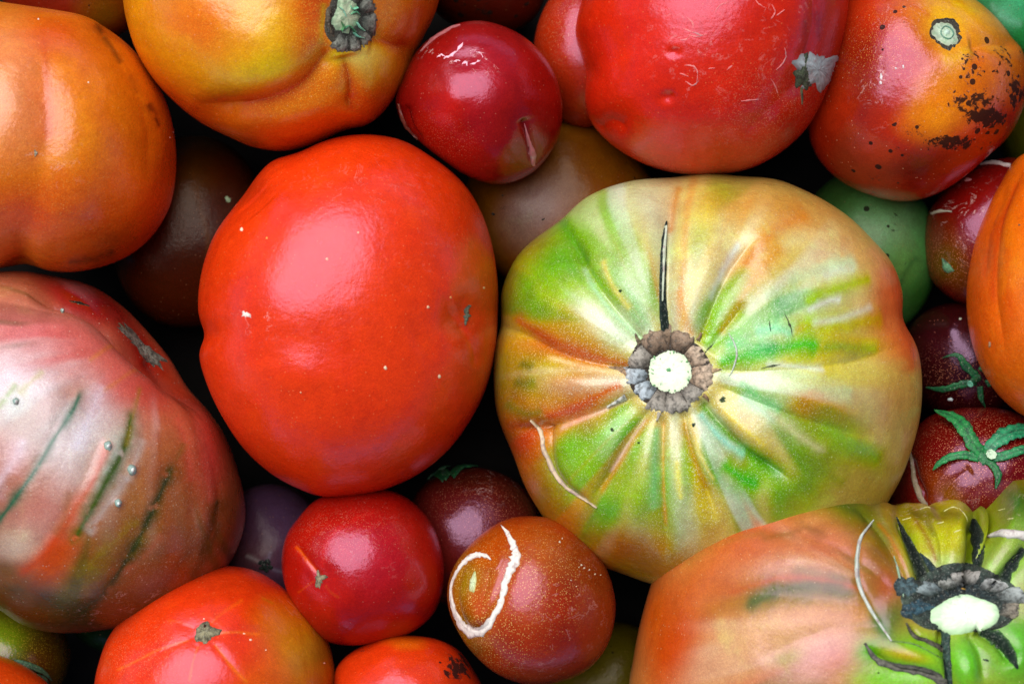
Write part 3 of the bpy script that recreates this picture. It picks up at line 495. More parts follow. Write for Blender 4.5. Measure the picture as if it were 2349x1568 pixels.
for pts, cc in (([(775,14),(784,22),(790,36)],(150,220,190)),([(800,30),(812,24),(822,30)],(90,160,120)),([(785,66),(796,58),(806,66),(812,74)],(60,130,90)),([(815,48),(822,60),(832,70)],(150,220,190)),([(778,48),(784,60),(780,70)],(70,130,80)),([(800,8),(806,18),(818,14)],(120,200,160)),([(808,74),(818,84),(830,88)],(120,200,170))):
    reparent(ribbon(T5, pts, [1,3,2.5,.8], 'torn_fibre', PLUG, 13, cc, jag=.3, seed=int(pts[0][0]), sink=2), e)

# ================================================================ small maroon
T6 = tomato('small shiny crimson tomato above the big plain red one, white scuff on top',
 [(990,88),(1045,58),(1110,51),(1180,74),(1232,112),(1270,165),(1289,230),(1286,300),(1262,350),(1228,390),(1182,415),(1130,421),(1070,402),(1010,362),(960,322),(922,282),(908,230),(928,170),(955,122)],
 (1100, 238), -10, 175, 2.2, (150,4,34), mat=DARK, gfloor=.02, res=(288, 150), seed=51, lump=6,
 dents=[(1070,130,40,30,0,-9),(1040,240,36,60,20,5),(1120,230,60,50,0,4),(1200,350,30,40,0,-6),(1095,300,50,30,0,-4)], furrows=[([(1200,270),(1212,310),(1222,350),(1222,385)],9,8,1.1),([(925,240),(940,290),(975,330)],10,6,1.1)],
 blobs=[(1030,250,40,60,10,(205,50,36),.6),(1110,200,60,80,0,(184,14,52),.6),(1220,300,80,110,0,(120,2,14),.8),(1010,330,70,50,30,(150,8,20),.5),(930,250,20,70,0,(110,30,20),.6)],
 scuff=[(1040,120,66,22,2.0),(1110,140,34,30,1.6)], speck=[(1000,330,90,70,.3)])
for pts, wd in (([(1018,135),(1030,128),(1048,118),(1062,98)],[1,3,5,1]),([(1002,132),(1012,126),(1022,130)],[.6,2.5,.6]),([(1060,148),(1068,142),(1072,152)],[.6,3,.6]),([(1092,120),(1102,122),(1108,132)],[.6,2.6,.6]),([(1078,148),(1096,142),(1102,138)],[.6,2.5,.6]),([(1040,142),(1048,138),(1056,140)],[.6,2.4,.6])):
    ribbon(T6, pts, wd, 'scuff', PALE, .9, (246,190,206), (196,60,80), jag=.7, seed=int(pts[0][0]), sink=.3)
ribbon(T6, [(1203,282),(1212,320),(1221,350),(1224,380)], [.6,5,9,4], 'growth_crack', PALE, 3, (196,110,120), (120,40,44), jag=.15, seed=4)
ribbon(T6, [(965,118),(990,92),(1030,66),(1056,57)], [.8,4,4,.8], 'growth_crack', PALE, 2, (196,110,110), (110,20,30), jag=.2, seed=5)
ribbon(T6, [(914,238),(922,270),(936,298),(958,320)], [1,4,5,1], 'growth_crack', PALE, 2, (140,80,60), (70,20,16), jag=.2, seed=6)

# ================================================================ big red, top right
T7 = tomato('big red tomato at the top with a silver grey crusty scar near its right edge',
 [(1337,-10),(1320,70),(1334,125),(1346,170),(1342,225),(1356,278),(1398,325),(1450,360),(1510,385),(1580,399),(1650,399),(1720,386),(1790,350),(1850,292),(1890,222),(1920,140),(1938,60),(1941,-10),(1925,-90),(1860,-170),(1740,-230),(1600,-250),(1450,-220),(1370,-130)],
 (1635, 75), 0, 305, 2.35, (214,22,8), gfloor=.03, mat=RED, res=(384, 190), seed=61, lump=6, warp=14,
 dents=[(1532,222,16,13,0,-9),(1545,120,14,10,0,-6),(1345,175,40,30,0,-6),(1840,180,40,50,0,-9),(1420,280,60,40,30,-5),(1700,240,200,90,0,4)],
 furrows=[([(1370,300),(1400,280),(1440,300)],18,6,1.2),([(1850,190),(1780,240),(1700,320)],40,6,1.4),([(1845,150),(1870,50),(1870,-50)],24,5,1.3)],
 blobs=[(1430,110,110,120,0,(232,50,8),.7),(1480,300,130,60,20,(232,40,6),.7),(1700,330,160,60,0,(214,34,8),.7),(1850,230,60,100,20,(160,16,14),.6),(1890,60,50,140,0,(150,16,26),.75),(1640,60,110,120,0,(216,20,36),.6),(1780,60,80,110,0,(200,20,36),.6),(1740,160,90,90,0,(206,14,12),.5),(1670,230,40,60,0,(236,60,14),.4)],
 streaks=[([(1850,40),(1856,100),(1850,160)],8,(120,20,26),.5,.5),([(1880,20),(1886,100)],7,(120,20,26),.5,.5),([(1838,230),(1835,270),(1832,300)],6,(210,70,30),.5)],
 scuff=[(1590,90,110,90,0.50),(1600,190,60,50,0.54),(1760,130,110,120,0.32),(1700,280,150,90,0.23),(1770,20,110,90,0.41)], speck=[(1780,260,140,120,.25)])
blotch(T7, 1876, 160, 42, 46, 'crusty_scar', PALE, (176,190,190), (120,120,120), height=3, spikes=9, amp=.34, seed=9, ang=20, m=60, tone=.22, rings=8)
blotch(T7, 1842, 172, 22, 32, 'blossom_scar', CORK, (92,104,78), (44,48,36), height=3.5, spikes=6, amp=.4, seed=3, ang=12, m=36, tone=.3)
ribbon(T7, [(1838,200),(1840,222),(1839,240)], [5,3,.6], 'scar_spike', CORK, 2, (100,100,70), seed=3)
for i, pts in enumerate([[(1566,66),(1590,74),(1612,82)],[(1590,66),(1588,52),(1574,38)],[(1578,80),(1600,84),(1622,78)],[(1585,78),(1575,90),(1560,92)],[(1570,150),(1590,152),(1600,165),(1598,190)],[(1572,186),(1590,196),(1604,184)],[(1560,168),(1580,176)],[(1770,10),(1778,28),(1768,44)],[(1768,180),(1778,196),(1784,214)],[(1800,110),(1803,130),(1792,150),(1780,160)],[(1700,232),(1740,228)],[(1680,150),(1668,160)],[(1756,18),(1742,10),(1730,-6)],[(1782,36),(1800,22)],[(1640,28),(1652,12),(1670,6)],[(1625,158),(1640,156)]]):
    ribbon(T7, pts, [.5, 1.5, 1.3, .5], 'scratch', PALE, .7, (240,140,136), (220,60,50), jag=.5, seed=i, m=5, sink=.3)

# ================================================================ blotched orange-red, right of it
T8 = tomato('orange and dark red tomato with black blight spots and a small pale oval stem scar',
 [(1905,60),(1950,-20),(2000,-46),(2070,-52),(2150,-40),(2232,5),(2292,62),(2332,112),(2352,172),(2345,235),(2312,310),(2262,360),(2202,412),(2135,450),(2062,461),(1980,440),(1915,402),(1872,350),(1856,290),(1866,200),(1884,120)],
 (2105, 205), -60, 235, 2.2, (190,42,14), mat=skin('blotched_skin', (240,170,80), 2295, 0.36, .2, .9, dust=(230,190,150)), res=(352, 180), warp=12, seed=71, lump=6,
 dents=[(2170,75,60,50,20,-12),(2130,230,110,90,-40,6),(2060,230,40,70,20,-5),(2240,120,70,60,0,8),(2030,100,110,110,0,8),(2260,220,60,60,0,5)],
 furrows=[([(2220,110),(2290,100),(2340,110)],24,9,1.3)],
 blobs=[(2180,60,110,80,10,(246,200,10),1),(2250,100,80,60,30,(230,150,20),.9),(2180,170,110,70,-40,(226,150,30),.85),(2150,260,90,64,-30,(244,150,14),1),(2260,200,90,60,-40,(220,122,14),.9),(2050,40,90,60,0,(200,80,14),.7),(2060,110,90,60,0,(180,60,20),.6),(2240,130,30,26,0,(206,80,20),.6),(1990,180,60,120,0,(124,16,12),.9),(2060,180,60,80,10,(176,46,40),.7),(2100,380,130,60,-10,(100,10,4),.95),(1940,350,60,90,0,(110,12,6),.8),(2320,160,30,60,0,(206,120,30),.8),(2290,280,50,50,0,(130,40,8),.8),(1900,120,30,110,0,(120,60,20),.6),(2030,330,80,40,0,(170,34,8),.6)],  # blobs include shade painted along the dark lower edge
 streaks=[([(2225,100),(2200,130),(2150,140)],18,(226,176,20),.7),([(2120,180),(2100,240),(2090,280)],14,(214,130,60),.5),([(2140,40),(2100,20),(2060,0)],12,(205,96,16),.5)],
 speck=[(2040,110,120,100,.5)], spots=[(2240,240,90,60,.85),(2230,150,50,70,.75),(2265,270,60,36,1.15),(2180,325,90,24,1.05),(2330,210,30,60,1.0),(2100,300,60,26,.7),(2060,340,70,40,.5),(2300,140,36,60,.8),(2060,60,40,60,.45),(1990,410,90,30,.5)], scuff=[(2030,160,60,110,0.80),(2070,60,60,60,0.60),(2150,200,40,60,0.30)])
e = part_empty(T8, 'stem_scar', 2170, 75)
reparent(blotch(T8, 2170, 76, 48, 36, 'scar_base', CORK, (60,54,46), (60,50,30), height=1, amp=.15, seed=3, ang=40, m=32, tone=.3), e)
reparent(blotch(T8, 2168, 78, 37, 27, 'stem_core', PLUG, (176,196,168), (150,150,120), height=4, amp=.12, seed=5, ang=40, m=32, tone=.15), e)
reparent(ribbon(T8, [(2158,70),(2166,62),(2178,66),(2186,78),(2180,90),(2168,90),(2158,82),(2157,72)], [2,2,2,2], 'core_ring', PLUG, 6, (96,140,120), (130,170,150), seed=3), e)
reparent(blotch(T8, 2171, 76, 10, 9, 'core_pit', PLUG, (196,220,200), (150,180,150), height=8, amp=.1, seed=5, m=14), e)
for (x, y, r) in ((2021,176,6),(2020,190,5),(2072,153,4),(2055,157,3)): blotch(T8, x, y, r * .8, r * 1.3, 'blemish', PALE, (230,220,220), (120,60,60), height=1.2, amp=.3, seed=int(x), m=12, rings=4, spikes=4)

# ================================================================ orange at the right edge
T9 = tomato('smooth bright orange tomato cut off by the right edge',
 [(2349,352),(2310,408),(2282,460),(2252,530),(2236,600),(2228,680),(2233,760),(2252,830),(2284,890),(2322,932),(2370,962),(2450,970),(2560,920),(2640,800),(2660,650),(2620,500),(2540,390),(2440,335)],
 (2440, 655), 30, 280, 2.4, (240,120,8), mat=ORANGE, res=(320, 160), warp=10, seed=81, lump=4,
 furrows=[([(2349,380),(2300,480),(2280,600),(2285,720),(2310,830)],16,6,1.2),([(2310,420),(2262,540),(2256,660)],14,4,1.2)],
 blobs=[(2250,650,30,200,5,(214,86,8),.7),(2330,600,50,150,0,(244,140,16),.7),(2310,760,60,110,-15,(236,116,8),.6),(2349,480,40,80,0,(236,110,8),.5)],
 streaks=[([(2340,400),(2300,480),(2275,580),(2272,700)],9,(205,74,8),.7,.3),([(2320,440),(2270,540),(2250,640)],6,(206,80,8),.6,.4),([(2310,560),(2308,660),(2320,740)],9,(226,96,10),.5,.4)], speck=[(2300,700,110,250,.25)])
blotch(T9, 2270, 790, 4, 8, 'blemish', PALE, (206,160,110), (120,70,30), height=1.5, seed=2, m=10, rings=4); blotch(T9, 2338, 516, 4, 3, 'blemish', CORK, (150,90,50), height=1, seed=3, m=8, rings=3)

# ================================================================ small ones on the right, shade partly put into their pigment by tint
T10 = tomato('small dark red tomato, greenish below, white cracks, tucked behind the right orange one',
 [(2340,364),(2285,366),(2228,386),(2172,430),(2136,482),(2122,550),(2130,620),(2162,668),(2220,700),(2300,700),(2370,660),(2410,580),(2410,480),(2385,400)], (2265, 530), -170, 150, 2.2, (132,18,24), tint=0.75, mat=DARK, gfloor=.02, res=(224, 110), seed=91,
 blobs=[(2180,600,70,60,20,(96,84,26),.9),(2250,460,70,60,0,(150,24,34),.7),(2250,580,50,90,0,(130,20,40),.6),(2160,520,50,50,0,(110,50,30),.5),(2240,660,50,40,0,(90,60,30),.7)], speck=[(2180,600,80,70,.5)], scuff=[(2230,500,80,80,.8)])
ribbon(T10, [(2248,378),(2275,372),(2318,380)], [.6,5,5], 'growth_crack', PALE, 3, (214,196,186), (140,50,50), seed=1, jag=.2); ribbon(T10, [(2136,490),(2155,484),(2185,486)], [3,5,.8], 'growth_crack', PALE, 3, (190,190,170), (110,60,40), seed=2, jag=.3)
blotch(T10, 2220, 412, 12, 5, 'blemish', PALE, (226,150,150), (150,40,50), height=1.5, seed=2, m=12, spikes=3, rings=4, ang=-8); blotch(T10, 2172, 612, 12, 18, 'blossom_scar', CORK, (96,150,110), (40,60,40), height=3, seed=3, ang=-30, spikes=4, m=16)
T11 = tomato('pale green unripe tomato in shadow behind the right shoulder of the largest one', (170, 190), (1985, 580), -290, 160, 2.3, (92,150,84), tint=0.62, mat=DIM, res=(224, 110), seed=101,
 blobs=[(2010,490,90,50,20,(96,150,84),.7),(2020,530,70,60,0,(150,200,150),.8),(2070,600,40,60,0,(110,160,84),.6),(1900,440,90,60,0,(60,84,36),.7),(2110,690,50,60,0,(40,100,24),.6)], spots=[(2050,520,30,60,.55),(1980,490,60,20,.3)], speck=[(2000,560,90,90,.2)],  # the pale middle blob is a painted highlight
 streaks=[([(2105,585),(2080,612),(2060,660)],5,(40,90,50),.5)])
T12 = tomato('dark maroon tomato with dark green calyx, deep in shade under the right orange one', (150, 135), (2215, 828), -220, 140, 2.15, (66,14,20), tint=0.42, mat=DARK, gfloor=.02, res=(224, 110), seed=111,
 blobs=[(2200,730,90,40,0,(70,24,20),.6),(2160,800,60,60,0,(74,20,34),.6)], speck=[(2190,860,90,60,.4)], dents=[(2185,760,26,30,0,8)])
blotch(T12, 2180, 916, 7, 5, 'blemish', PALE, (200,220,220), height=2, seed=4, m=12, rings=4); blotch(T12, 2203, 731, 4, 4, 'blemish', PALE, (150,160,140), height=1, seed=4, m=8, rings=3)
e = part_empty(T12, 'calyx', 2245, 850)
for k, (pts, wd, lf) in enumerate([([(2240,862),(2215,838),(2205,820),(2190,813),(2165,820)],[9,9,7,4,.6],[2,9,14,12,12]),([(2240,875),(2205,880),(2165,890),(2125,886)],[8,9,7,.6],[3,8,8,5]),([(2250,850),(2262,830),(2280,815)],[8,8,2],[3,8,6]),([(2248,885),(2250,910),(2260,932)],[7,6,.6],[3,6,3]),([(2262,880),(2290,870),(2310,900)],[8,8,1],[3,8,4])]):
    sepal(T12, e, pts, wd, lf, (22,96,52), 200 + k)
stub(T12, e, 2238, 868, 8, 26, (-.9, -.5, 0), (20,84,44), (110,190,160))
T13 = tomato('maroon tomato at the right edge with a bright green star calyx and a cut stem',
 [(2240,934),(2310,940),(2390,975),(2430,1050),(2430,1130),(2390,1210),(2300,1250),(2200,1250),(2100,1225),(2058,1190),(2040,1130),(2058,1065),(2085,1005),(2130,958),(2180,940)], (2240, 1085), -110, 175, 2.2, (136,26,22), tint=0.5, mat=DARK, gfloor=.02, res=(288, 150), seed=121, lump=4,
 dents=[(2258,1040,50,40,0,-7),(2190,1090,50,50,0,5)], furrows=[([(2085,1040),(2095,1090),(2128,1160)],12,9,1.1),([(2230,1070),(2180,1110),(2150,1160)],20,6,1.3)],
 blobs=[(2200,1160,70,50,-20,(150,52,60),.7),(2150,1110,36,60,-20,(176,84,36),.8),(2150,1040,50,50,0,(146,24,40),.7),(2290,960,90,40,0,(120,22,10),.6),(2070,1100,30,80,0,(60,10,8),.8),(2170,1140,30,40,0,(160,120,40),.6),(2230,1080,30,30,0,(150,90,40),.5),(2320,1090,50,40,0,(130,10,14),.5)],
 speck=[(2250,1040,140,110,.9)], scuff=[(2200,1160,90,70,.3)])
ribbon(T13, [(2085,1022),(2092,1060),(2100,1110),(2118,1150),(2130,1175)], [1.5,5,8,7,6], 'growth_crack', PALE, 3, (132,116,92), (70,30,20), seed=1, jag=.14)
e = part_empty(T13, 'calyx', 2258, 1042)
for k, (pts, wd, lf, cc) in enumerate([([(2255,1040),(2232,1022),(2215,995),(2192,975),(2155,964)],[12,16,15,11,1],[3,12,20,24,30],(30,130,62)),([(2262,1035),(2285,1015),(2315,1000),(2352,995),(2385,1005)],[12,17,16,12,1],[3,12,16,14,6],(34,138,90)),
    ([(2245,1052),(2215,1046),(2185,1052),(2160,1066),(2145,1080)],[9,9,8,6,.8],[3,12,18,16,10],(36,134,72)),([(2270,1048),(2300,1048),(2340,1035),(2380,1028)],[10,10,9,4],[3,10,14,12],(36,134,80)),([(2262,1055),(2280,1072),(2288,1092),(2282,1118)],[8,9,9,2],[3,8,10,10],(26,112,54))]):
    sepal(T13, e, pts, wd, lf, cc, 220 + k)
reparent(blotch(T13, 2262, 1045, 26, 22, 'calyx_disc', LEAF, (32,120,62), (20,84,44), height=7, spikes=5, amp=.25, seed=4, m=30), e)
stub(T13, e, 2272, 1046, 12, 12, (.1, .05, 0), (34,120,66), (196,222,190))

# ================================================================ nearest: ribbed giant, bottom right
T14 = tomato('deeply ribbed orange green beefsteak nearest at lower right, white stem core in dark scar',
 [(1446,1600),(1454,1510),(1470,1430),(1494,1345),(1522,1268),(1562,1208),(1622,1158),(1700,1124),(1790,1107),(1870,1105),(1935,1118),(1985,1142),(2020,1148),(2050,1162),(2078,1157),(2108,1156),(2125,1164),(2145,1152),(2175,1152),(2202,1165),(2218,1192),(2226,1205),(2234,1192),(2236,1160),(2255,1130),(2290,1110),(2349,1100),(2450,1110),(2560,1180),(2640,1320),(2650,1480),(2560,1650),(2400,1780),(2200,1850),(1900,1860),(1650,1800),(1500,1700)],
 (2040, 1470), 20, 400, 2.5, (204,140,84), sat=1.12, mat=skin('ribbed_skin', (226,236,150), 2430, 0.36, .3, dust=(226,200,150)), res=(576, 250), warp=9, seed=131, lump=3, smooth=1,
 dents=[(2210,1395,150,95,0,-60),(2095,1240,24,90,-18,22),(2190,1225,34,80,0,26),(2140,1230,24,70,-16,18),(2310,1200,70,90,0,26),(1750,1440,200,130,-15,8),(1830,1250,200,60,-8,6),(2100,1500,70,30,20,20),(2030,1360,36,60,20,-8),(2218,1520,36,70,0,20),(2330,1480,50,50,0,16),(2050,1230,22,100,-22,8)],
 furrows=[([(2120,1330),(2095,1270),(2075,1220),(2050,1165)],11,34,1.1),([(2235,1340),(2244,1270),(2238,1215),(2228,1180)],17,46,1.3),([(2165,1300),(2150,1240),(2122,1180)],8,7,1.3),([(2300,1340),(2330,1290),(2370,1240)],13,26,1.2),([(2090,1350),(2060,1290),(2010,1210),(1960,1160)],14,14,1.1),
  ([(2172,1430),(2170,1490),(2180,1570),(2180,1640)],10,26,1.1),([(2170,1560),(2110,1540),(2050,1530),(2005,1500),(1985,1475)],9,10,1.1),([(2170,1480),(2110,1462),(2085,1430)],8,9,1.1),([(2255,1440),(2300,1480),(2330,1530)],15,22,1.2),([(2230,1450),(2250,1500),(2255,1570)],12,8,1.2),
  ([(2050,1350),(1960,1280),(1850,1230),(1700,1200)],30,7,1.4),([(2030,1400),(1900,1370),(1700,1360),(1560,1400)],40,9,1.5),([(2040,1440),(1900,1440),(1720,1520)],34,6,1.4),([(2000,1190),(1970,1250),(1968,1330),(2000,1400),(2035,1465)],7,5,1.1)],
 blobs=[(1850,1138,170,36,4,(112,118,22),1),(1960,1160,70,36,25,(96,116,24),.9),(1960,1180,60,50,30,(110,120,26),.8),(1700,1230,140,60,-25,(206,104,60),.8),(1850,1250,120,50,-8,(200,120,82),.8),(1640,1330,110,60,-25,(206,110,58),.7),(1800,1300,120,26,-5,(205,150,110),.6),(1870,1350,140,42,-4,(92,104,44),1),(1700,1380,110,24,-12,(160,104,30),.7),(1900,1420,110,50,0,(196,140,80),.8),
  (1760,1450,130,70,-12,(216,166,110),.8),(1880,1510,120,60,-15,(214,160,140),.85),(1950,1540,60,60,0,(206,110,90),.6),(1540,1500,70,140,10,(206,84,40),.85),(1500,1400,40,90,10,(206,96,48),.8),(1640,1540,90,60,-20,(214,150,110),.6),(1810,1500,40,20,-20,(150,150,50),.6),
  (2020,1260,50,110,-15,(132,100,34),.9),(2090,1250,24,90,-16,(110,150,50),.9),(2150,1230,80,90,0,(186,196,26),.98),(2190,1200,34,60,0,(206,200,10),.9),(2240,1230,30,90,0,(120,140,40),.9),(2300,1200,90,120,0,(140,166,50),.97),(2160,1290,60,26,0,(186,216,130),.9),(2130,1180,60,14,10,(110,100,20),.7),(2310,1130,70,40,0,(130,140,30),.9),(2325,1175,50,50,0,(36,92,30),.95),(2300,1290,50,40,0,(176,214,130),.9),(2270,1200,30,50,0,(150,166,50),.8),
  (2100,1500,100,70,0,(120,196,50),.95),(2220,1520,60,80,0,(110,190,60),.95),(2040,1550,90,40,0,(130,196,60),.9),(2110,1550,80,40,0,(140,210,80),.8),(2000,1490,34,30,0,(90,180,40),.85),(2350,1500,110,150,0,(104,184,66),.95),(2340,1290,60,90,0,(150,196,90),.8),(2080,1500,50,16,15,(205,170,60),.7),(2050,1400,44,60,0,(90,110,40),.85),(2030,1330,36,50,-20,(170,90,50),.8),(2025,1430,20,50,-30,(50,120,60),.7)],
 streaks=[([(1700,1385),(1780,1350),(1870,1335),(1970,1350)],24,(80,104,44),.9,.45),([(1620,1190),(1740,1135),(1860,1130),(1990,1180),(2050,1260)],17,(96,112,20),.75,.4),([(1560,1300),(1640,1250),(1760,1220)],12,(176,120,60),.6,.5),([(1640,1180),(1760,1130),(1880,1135),(1980,1170)],9,(80,90,14),.8,.5),([(1740,1240),(1850,1210),(1900,1230)],10,(140,90,40),.6,.5),([(1990,1190),(1940,1160),(1880,1150)],8,(60,90,14),.6,.5),([(2010,1190),(2040,1230),(2080,1300)],4,(190,100,40),.5,.2),([(1650,1360),(1780,1325),(1900,1330),(1990,1350)],9,(196,96,50),.6,.4),([(1700,1400),(1760,1360),(1860,1340),(1950,1340)],10,(84,96,44),.7,.6),([(1960,1320),(1880,1290),(1800,1290)],8,(226,180,150),.6,.3),
  ([(1560,1250),(1640,1190),(1750,1160)],12,(150,120,40),.6,.5),([(2095,1190),(2120,1230),(2150,1290)],5,(150,110,20),.8,.3),([(2060,1180),(2085,1240),(2110,1300)],7,(76,120,30),.7,.3),([(2130,1165),(2200,1200)],9,(96,84,14),.6,.8),([(2080,1175),(2120,1200),(2140,1240)],7,(100,90,20),.6,.8)],
 radial_first=True, blob_gain=1.15, radial=(2130,1400,[((226,180,130),7,520,.1,.5,.6,5,200,600),((206,96,50),8,420,.3,.4,.5,6,180,680),((104,104,30),9,500,.3,.35,.75,7,120,600),((238,212,180),12,400,.25,.4,.7,8,200,560)]),
 spots=[(1990,1590,50,40,.5)], speck=[(2150,1260,80,60,.6),(2300,1260,60,60,.5)], scuff=[(2100,1180,60,40,.7),(2330,1180,50,60,.5)])
e = part_empty(T14, 'stem_scar', 2210, 1400)
reparent(blotch(T14, 2204, 1374, 142, 78, 'scar_base', CORK, (26,38,42), (58,70,58), height=4, amp=.10, seed=3, m=90, tone=.5, dome=False, rings=16), e)
reparent(blotch(T14, 2105, 1392, 46, 26, 'scar_plate', CORK, (50,80,92), (30,46,50), height=7, amp=.3, seed=5, m=30, tone=.4, spikes=5), e)
reparent(blotch(T14, 2080, 1345, 26, 30, 'scar_plate', CORK, (70,92,96), (30,44,46), height=9, amp=.3, seed=6, m=30, tone=.4, spikes=4), e)
for k, (a0, a1, c1) in enumerate([(-66,-40,(206,206,200)),(-104,-76,(196,190,180)),(-122,-106,(180,180,170)),(-150,-128,(150,164,164)),(-36,-10,(190,196,190)),(-8,22,(180,166,146))]):
    segment(T14, e, 2214, 1392, a0 - 3, a1 + 3, 80, 140 + 16 * math.sin(k * 2.1), 13, (26,36,40), c1, 90 + k, sq=(1, .56))
reparent(blotch(T14, 2214, 1409, 82, 46, 'stem_core', CORE, (232,244,218), (176,214,160), height=12, spikes=9, amp=.07, seed=7, rings=9, m=60, tone=.08, dome=False), e)
for pts, wd, nm, cc, ed, ht in (([(2232,1335),(2243,1280),(2240,1225),(2232,1190)],[9,17,19,6],'growth_crack',(24,38,34),(84,104,40),2),([(2122,1335),(2105,1285),(2080,1235),(2056,1185)],[19,16,10,1],'growth_crack',(18,28,26),(84,100,40),2),([(2150,1330),(2135,1300),(2112,1268)],[14,12,1],'growth_crack',(30,50,54),(110,120,50),3),([(2298,1345),(2318,1300),(2350,1258)],[12,17,8],'growth_crack',(18,30,28),(90,120,60),2),
   ([(2168,1440),(2172,1490),(2176,1570)],[12,11,9],'growth_crack',(60,84,74),(14,30,26),5),([(2172,1566),(2120,1540),(2060,1530),(2010,1512),(1984,1474)],[14,13,10,7,3],'growth_crack',(112,108,98),(14,34,24),5),([(2170,1492),(2130,1470),(2096,1458),(2078,1428)],[7,6,5,1],'growth_crack',(96,88,74),(20,40,24),4),([(2250,1445),(2290,1465),(2318,1500),(2334,1532)],[12,19,15,3],'growth_crack',(20,38,28),(70,120,50),3),
   ([(2004,1193),(1972,1240),(1967,1320),(1985,1375),(2015,1425),(2045,1470)],[1.5,5,6,4.5,4,2],'growth_crack',(206,210,200),(110,130,90),3.5),([(2045,1470),(2100,1478),(2160,1510)],[1.5,1.5,.6],'growth_crack',(120,150,80),(80,120,40),2),([(2266,1232),(2300,1222),(2355,1228)],[1,10,13],'growth_crack',(222,216,206),(30,60,60),5),([(2052,1275),(2062,1320),(2072,1370)],[.6,2.5,1.5],'growth_crack',(150,180,150),(60,80,40),3)):
    ribbon(T14, pts, wd, nm, SPLIT if cc[0] < 70 else CORK if cc[0] < 130 else PALE, ht, cc, ed, jag=.1, seed=int(pts[0][0]))
blotch(T14, 2262, 1513, 9, 3.5, 'blemish', SPLIT, (30,50,30), height=1, seed=4, m=12, rings=4, ang=12)
for i, pts in enumerate([[(2110,1168),(2125,1162),(2135,1164)],[(2070,1192),(2090,1186)],[(2200,1165),(2214,1180),(2220,1195)],[(2165,1172),(2185,1162),(2198,1166)],[(2188,1220),(2205,1214)],[(2150,1200),(2165,1196)],[(2290,1170),(2306,1166)],[(2310,1190),(2326,1188)]]):
    ribbon(T14, pts, [.5,1.6,.5], 'scratch', PALE, .8, (220,216,150), (140,150,50), jag=.3, seed=i, m=5)

# ================================================================ bottom row
T15 = tomato('red tomato at bottom left with a grey star blossom scar and pale rays',
 [(222,1580),(236,1500),(262,1442),(310,1390),(370,1340),(440,1310),(512,1300),(580,1311),(640,1346),(700,1400),(745,1460),(764,1520),(767,1580),(752,1660),(700,1750),(600,1820),(450,1830),(320,1780),(240,1690)], (496, 1545), 0, 270, 2.35, (232,60,8), mat=RED, res=(352, 180), seed=141, lump=6, warp=10,
 dents=[(468,1448,60,46,0,-9),(560,1530,90,60,20,5)], furrows=[([(468,1448),(400,1480),(330,1510),(260,1540)],14,1.5,1.3),([(480,1430),(520,1400),(560,1375)],14,1.2,1.3),([(490,1450),(540,1450),(600,1450)],12,1.2,1.3),([(455,1470),(440,1520),(430,1570)],12,1.2,1.3),([(490,1470),(520,1510),(560,1560)],12,1.2,1.3),([(450,1440),(400,1425)],12,1,1.3)],
 blobs=[(650,1440,100,80,40,(216,118,52),.95),(700,1520,70,100,0,(204,146,66),1),(600,1560,90,60,0,(226,120,70),.6),(340,1480,110,90,-20,(232,60,4),.6),(500,1340,120,40,0,(206,50,14),.7),(480,1510,90,60,0,(226,56,50),.5),(740,1500,30,90,0,(150,110,50),.7),(400,1400,60,40,0,(226,50,34),.4)],
 streaks=[([(440,1462),(380,1482),(310,1512),(260,1540)],4,(240,124,50),.7,.3),([(480,1430),(515,1400),(560,1372)],4,(238,110,50),.7,.3),([(495,1450),(540,1449),(600,1455)],3.5,(240,130,60),.7,.3),([(455,1475),(442,1520),(436,1568)],3.5,(238,120,60),.7,.3),([(490,1472),(525,1520),(570,1568)],4,(240,130,60),.7,.3),([(448,1436),(410,1424),(380,1422)],6,(232,110,60),.6,.3),([(600,1370),(630,1385)],3,(196,120,50),.7)],
 speck=[(300,1500,110,90,.2)], scuff=[(700,1400,90,60,.3)])
blotch(T15, 470, 1449, 25, 27, 'blossom_scar', CORK, (142,136,106), (84,74,52), height=4, spikes=6, amp=.3, seed=5, m=42, tone=.22, ang=10); blotch(T15, 470, 1437, 5, 6, 'scar_pit', SPLIT, (60,24,12), height=5.5, seed=2, m=10, rings=4)
for (x, y, r) in ((468,1418,3),(560,1452,3),(575,1466,4),(742,1452,3),(744,1520,3),(610,1490,2.5)): blotch(T15, x, y, r * 1.3, r * .8, 'blemish', PALE, (245,200,170), height=1, seed=int(x), m=8, rings=3)
T16 = tomato('small round rosy red tomato at the bottom, tiny brown star scar on its left',
 [(682,1190),(722,1148),(780,1127),(850,1120),(912,1131),(962,1166),(1000,1220),(1018,1290),(1014,1360),(990,1412),(940,1450),(870,1470),(800,1477),(735,1460),(682,1400),(655,1340),(647,1285),(656,1230)], (833, 1300), -30, 180, 2.15, (168,16,36), mat=DARK, gfloor=.02, res=(288, 150), seed=151, lump=3,
 dents=[(732,1326,34,34,0,-8)], furrows=[([(732,1326),(700,1280),(672,1250)],9,4,1.2)],
 blobs=[(860,1290,90,90,0,(182,24,58),.6),(700,1230,50,60,0,(176,24,34),.5),(800,1430,90,40,0,(150,14,14),.6),(950,1380,60,60,0,(160,14,20),.5),(760,1380,50,50,0,(184,40,34),.5)],
 streaks=[([(724,1315),(700,1280),(676,1248)],4,(230,110,60),.8,.3),([(738,1310),(742,1275),(756,1240),(800,1200),(860,1175)],6,(214,70,54),.3,.4),([(720,1332),(700,1345),(680,1360)],3,(200,90,50),.6),([(742,1340),(760,1360),(780,1372)],4,(190,80,44),.6,.6),([(745,1330),(790,1330)],4,(196,70,40),.4,.6)],
 speck=[(780,1220,130,60,.35)], scuff=[(820,1250,110,90,.25)])
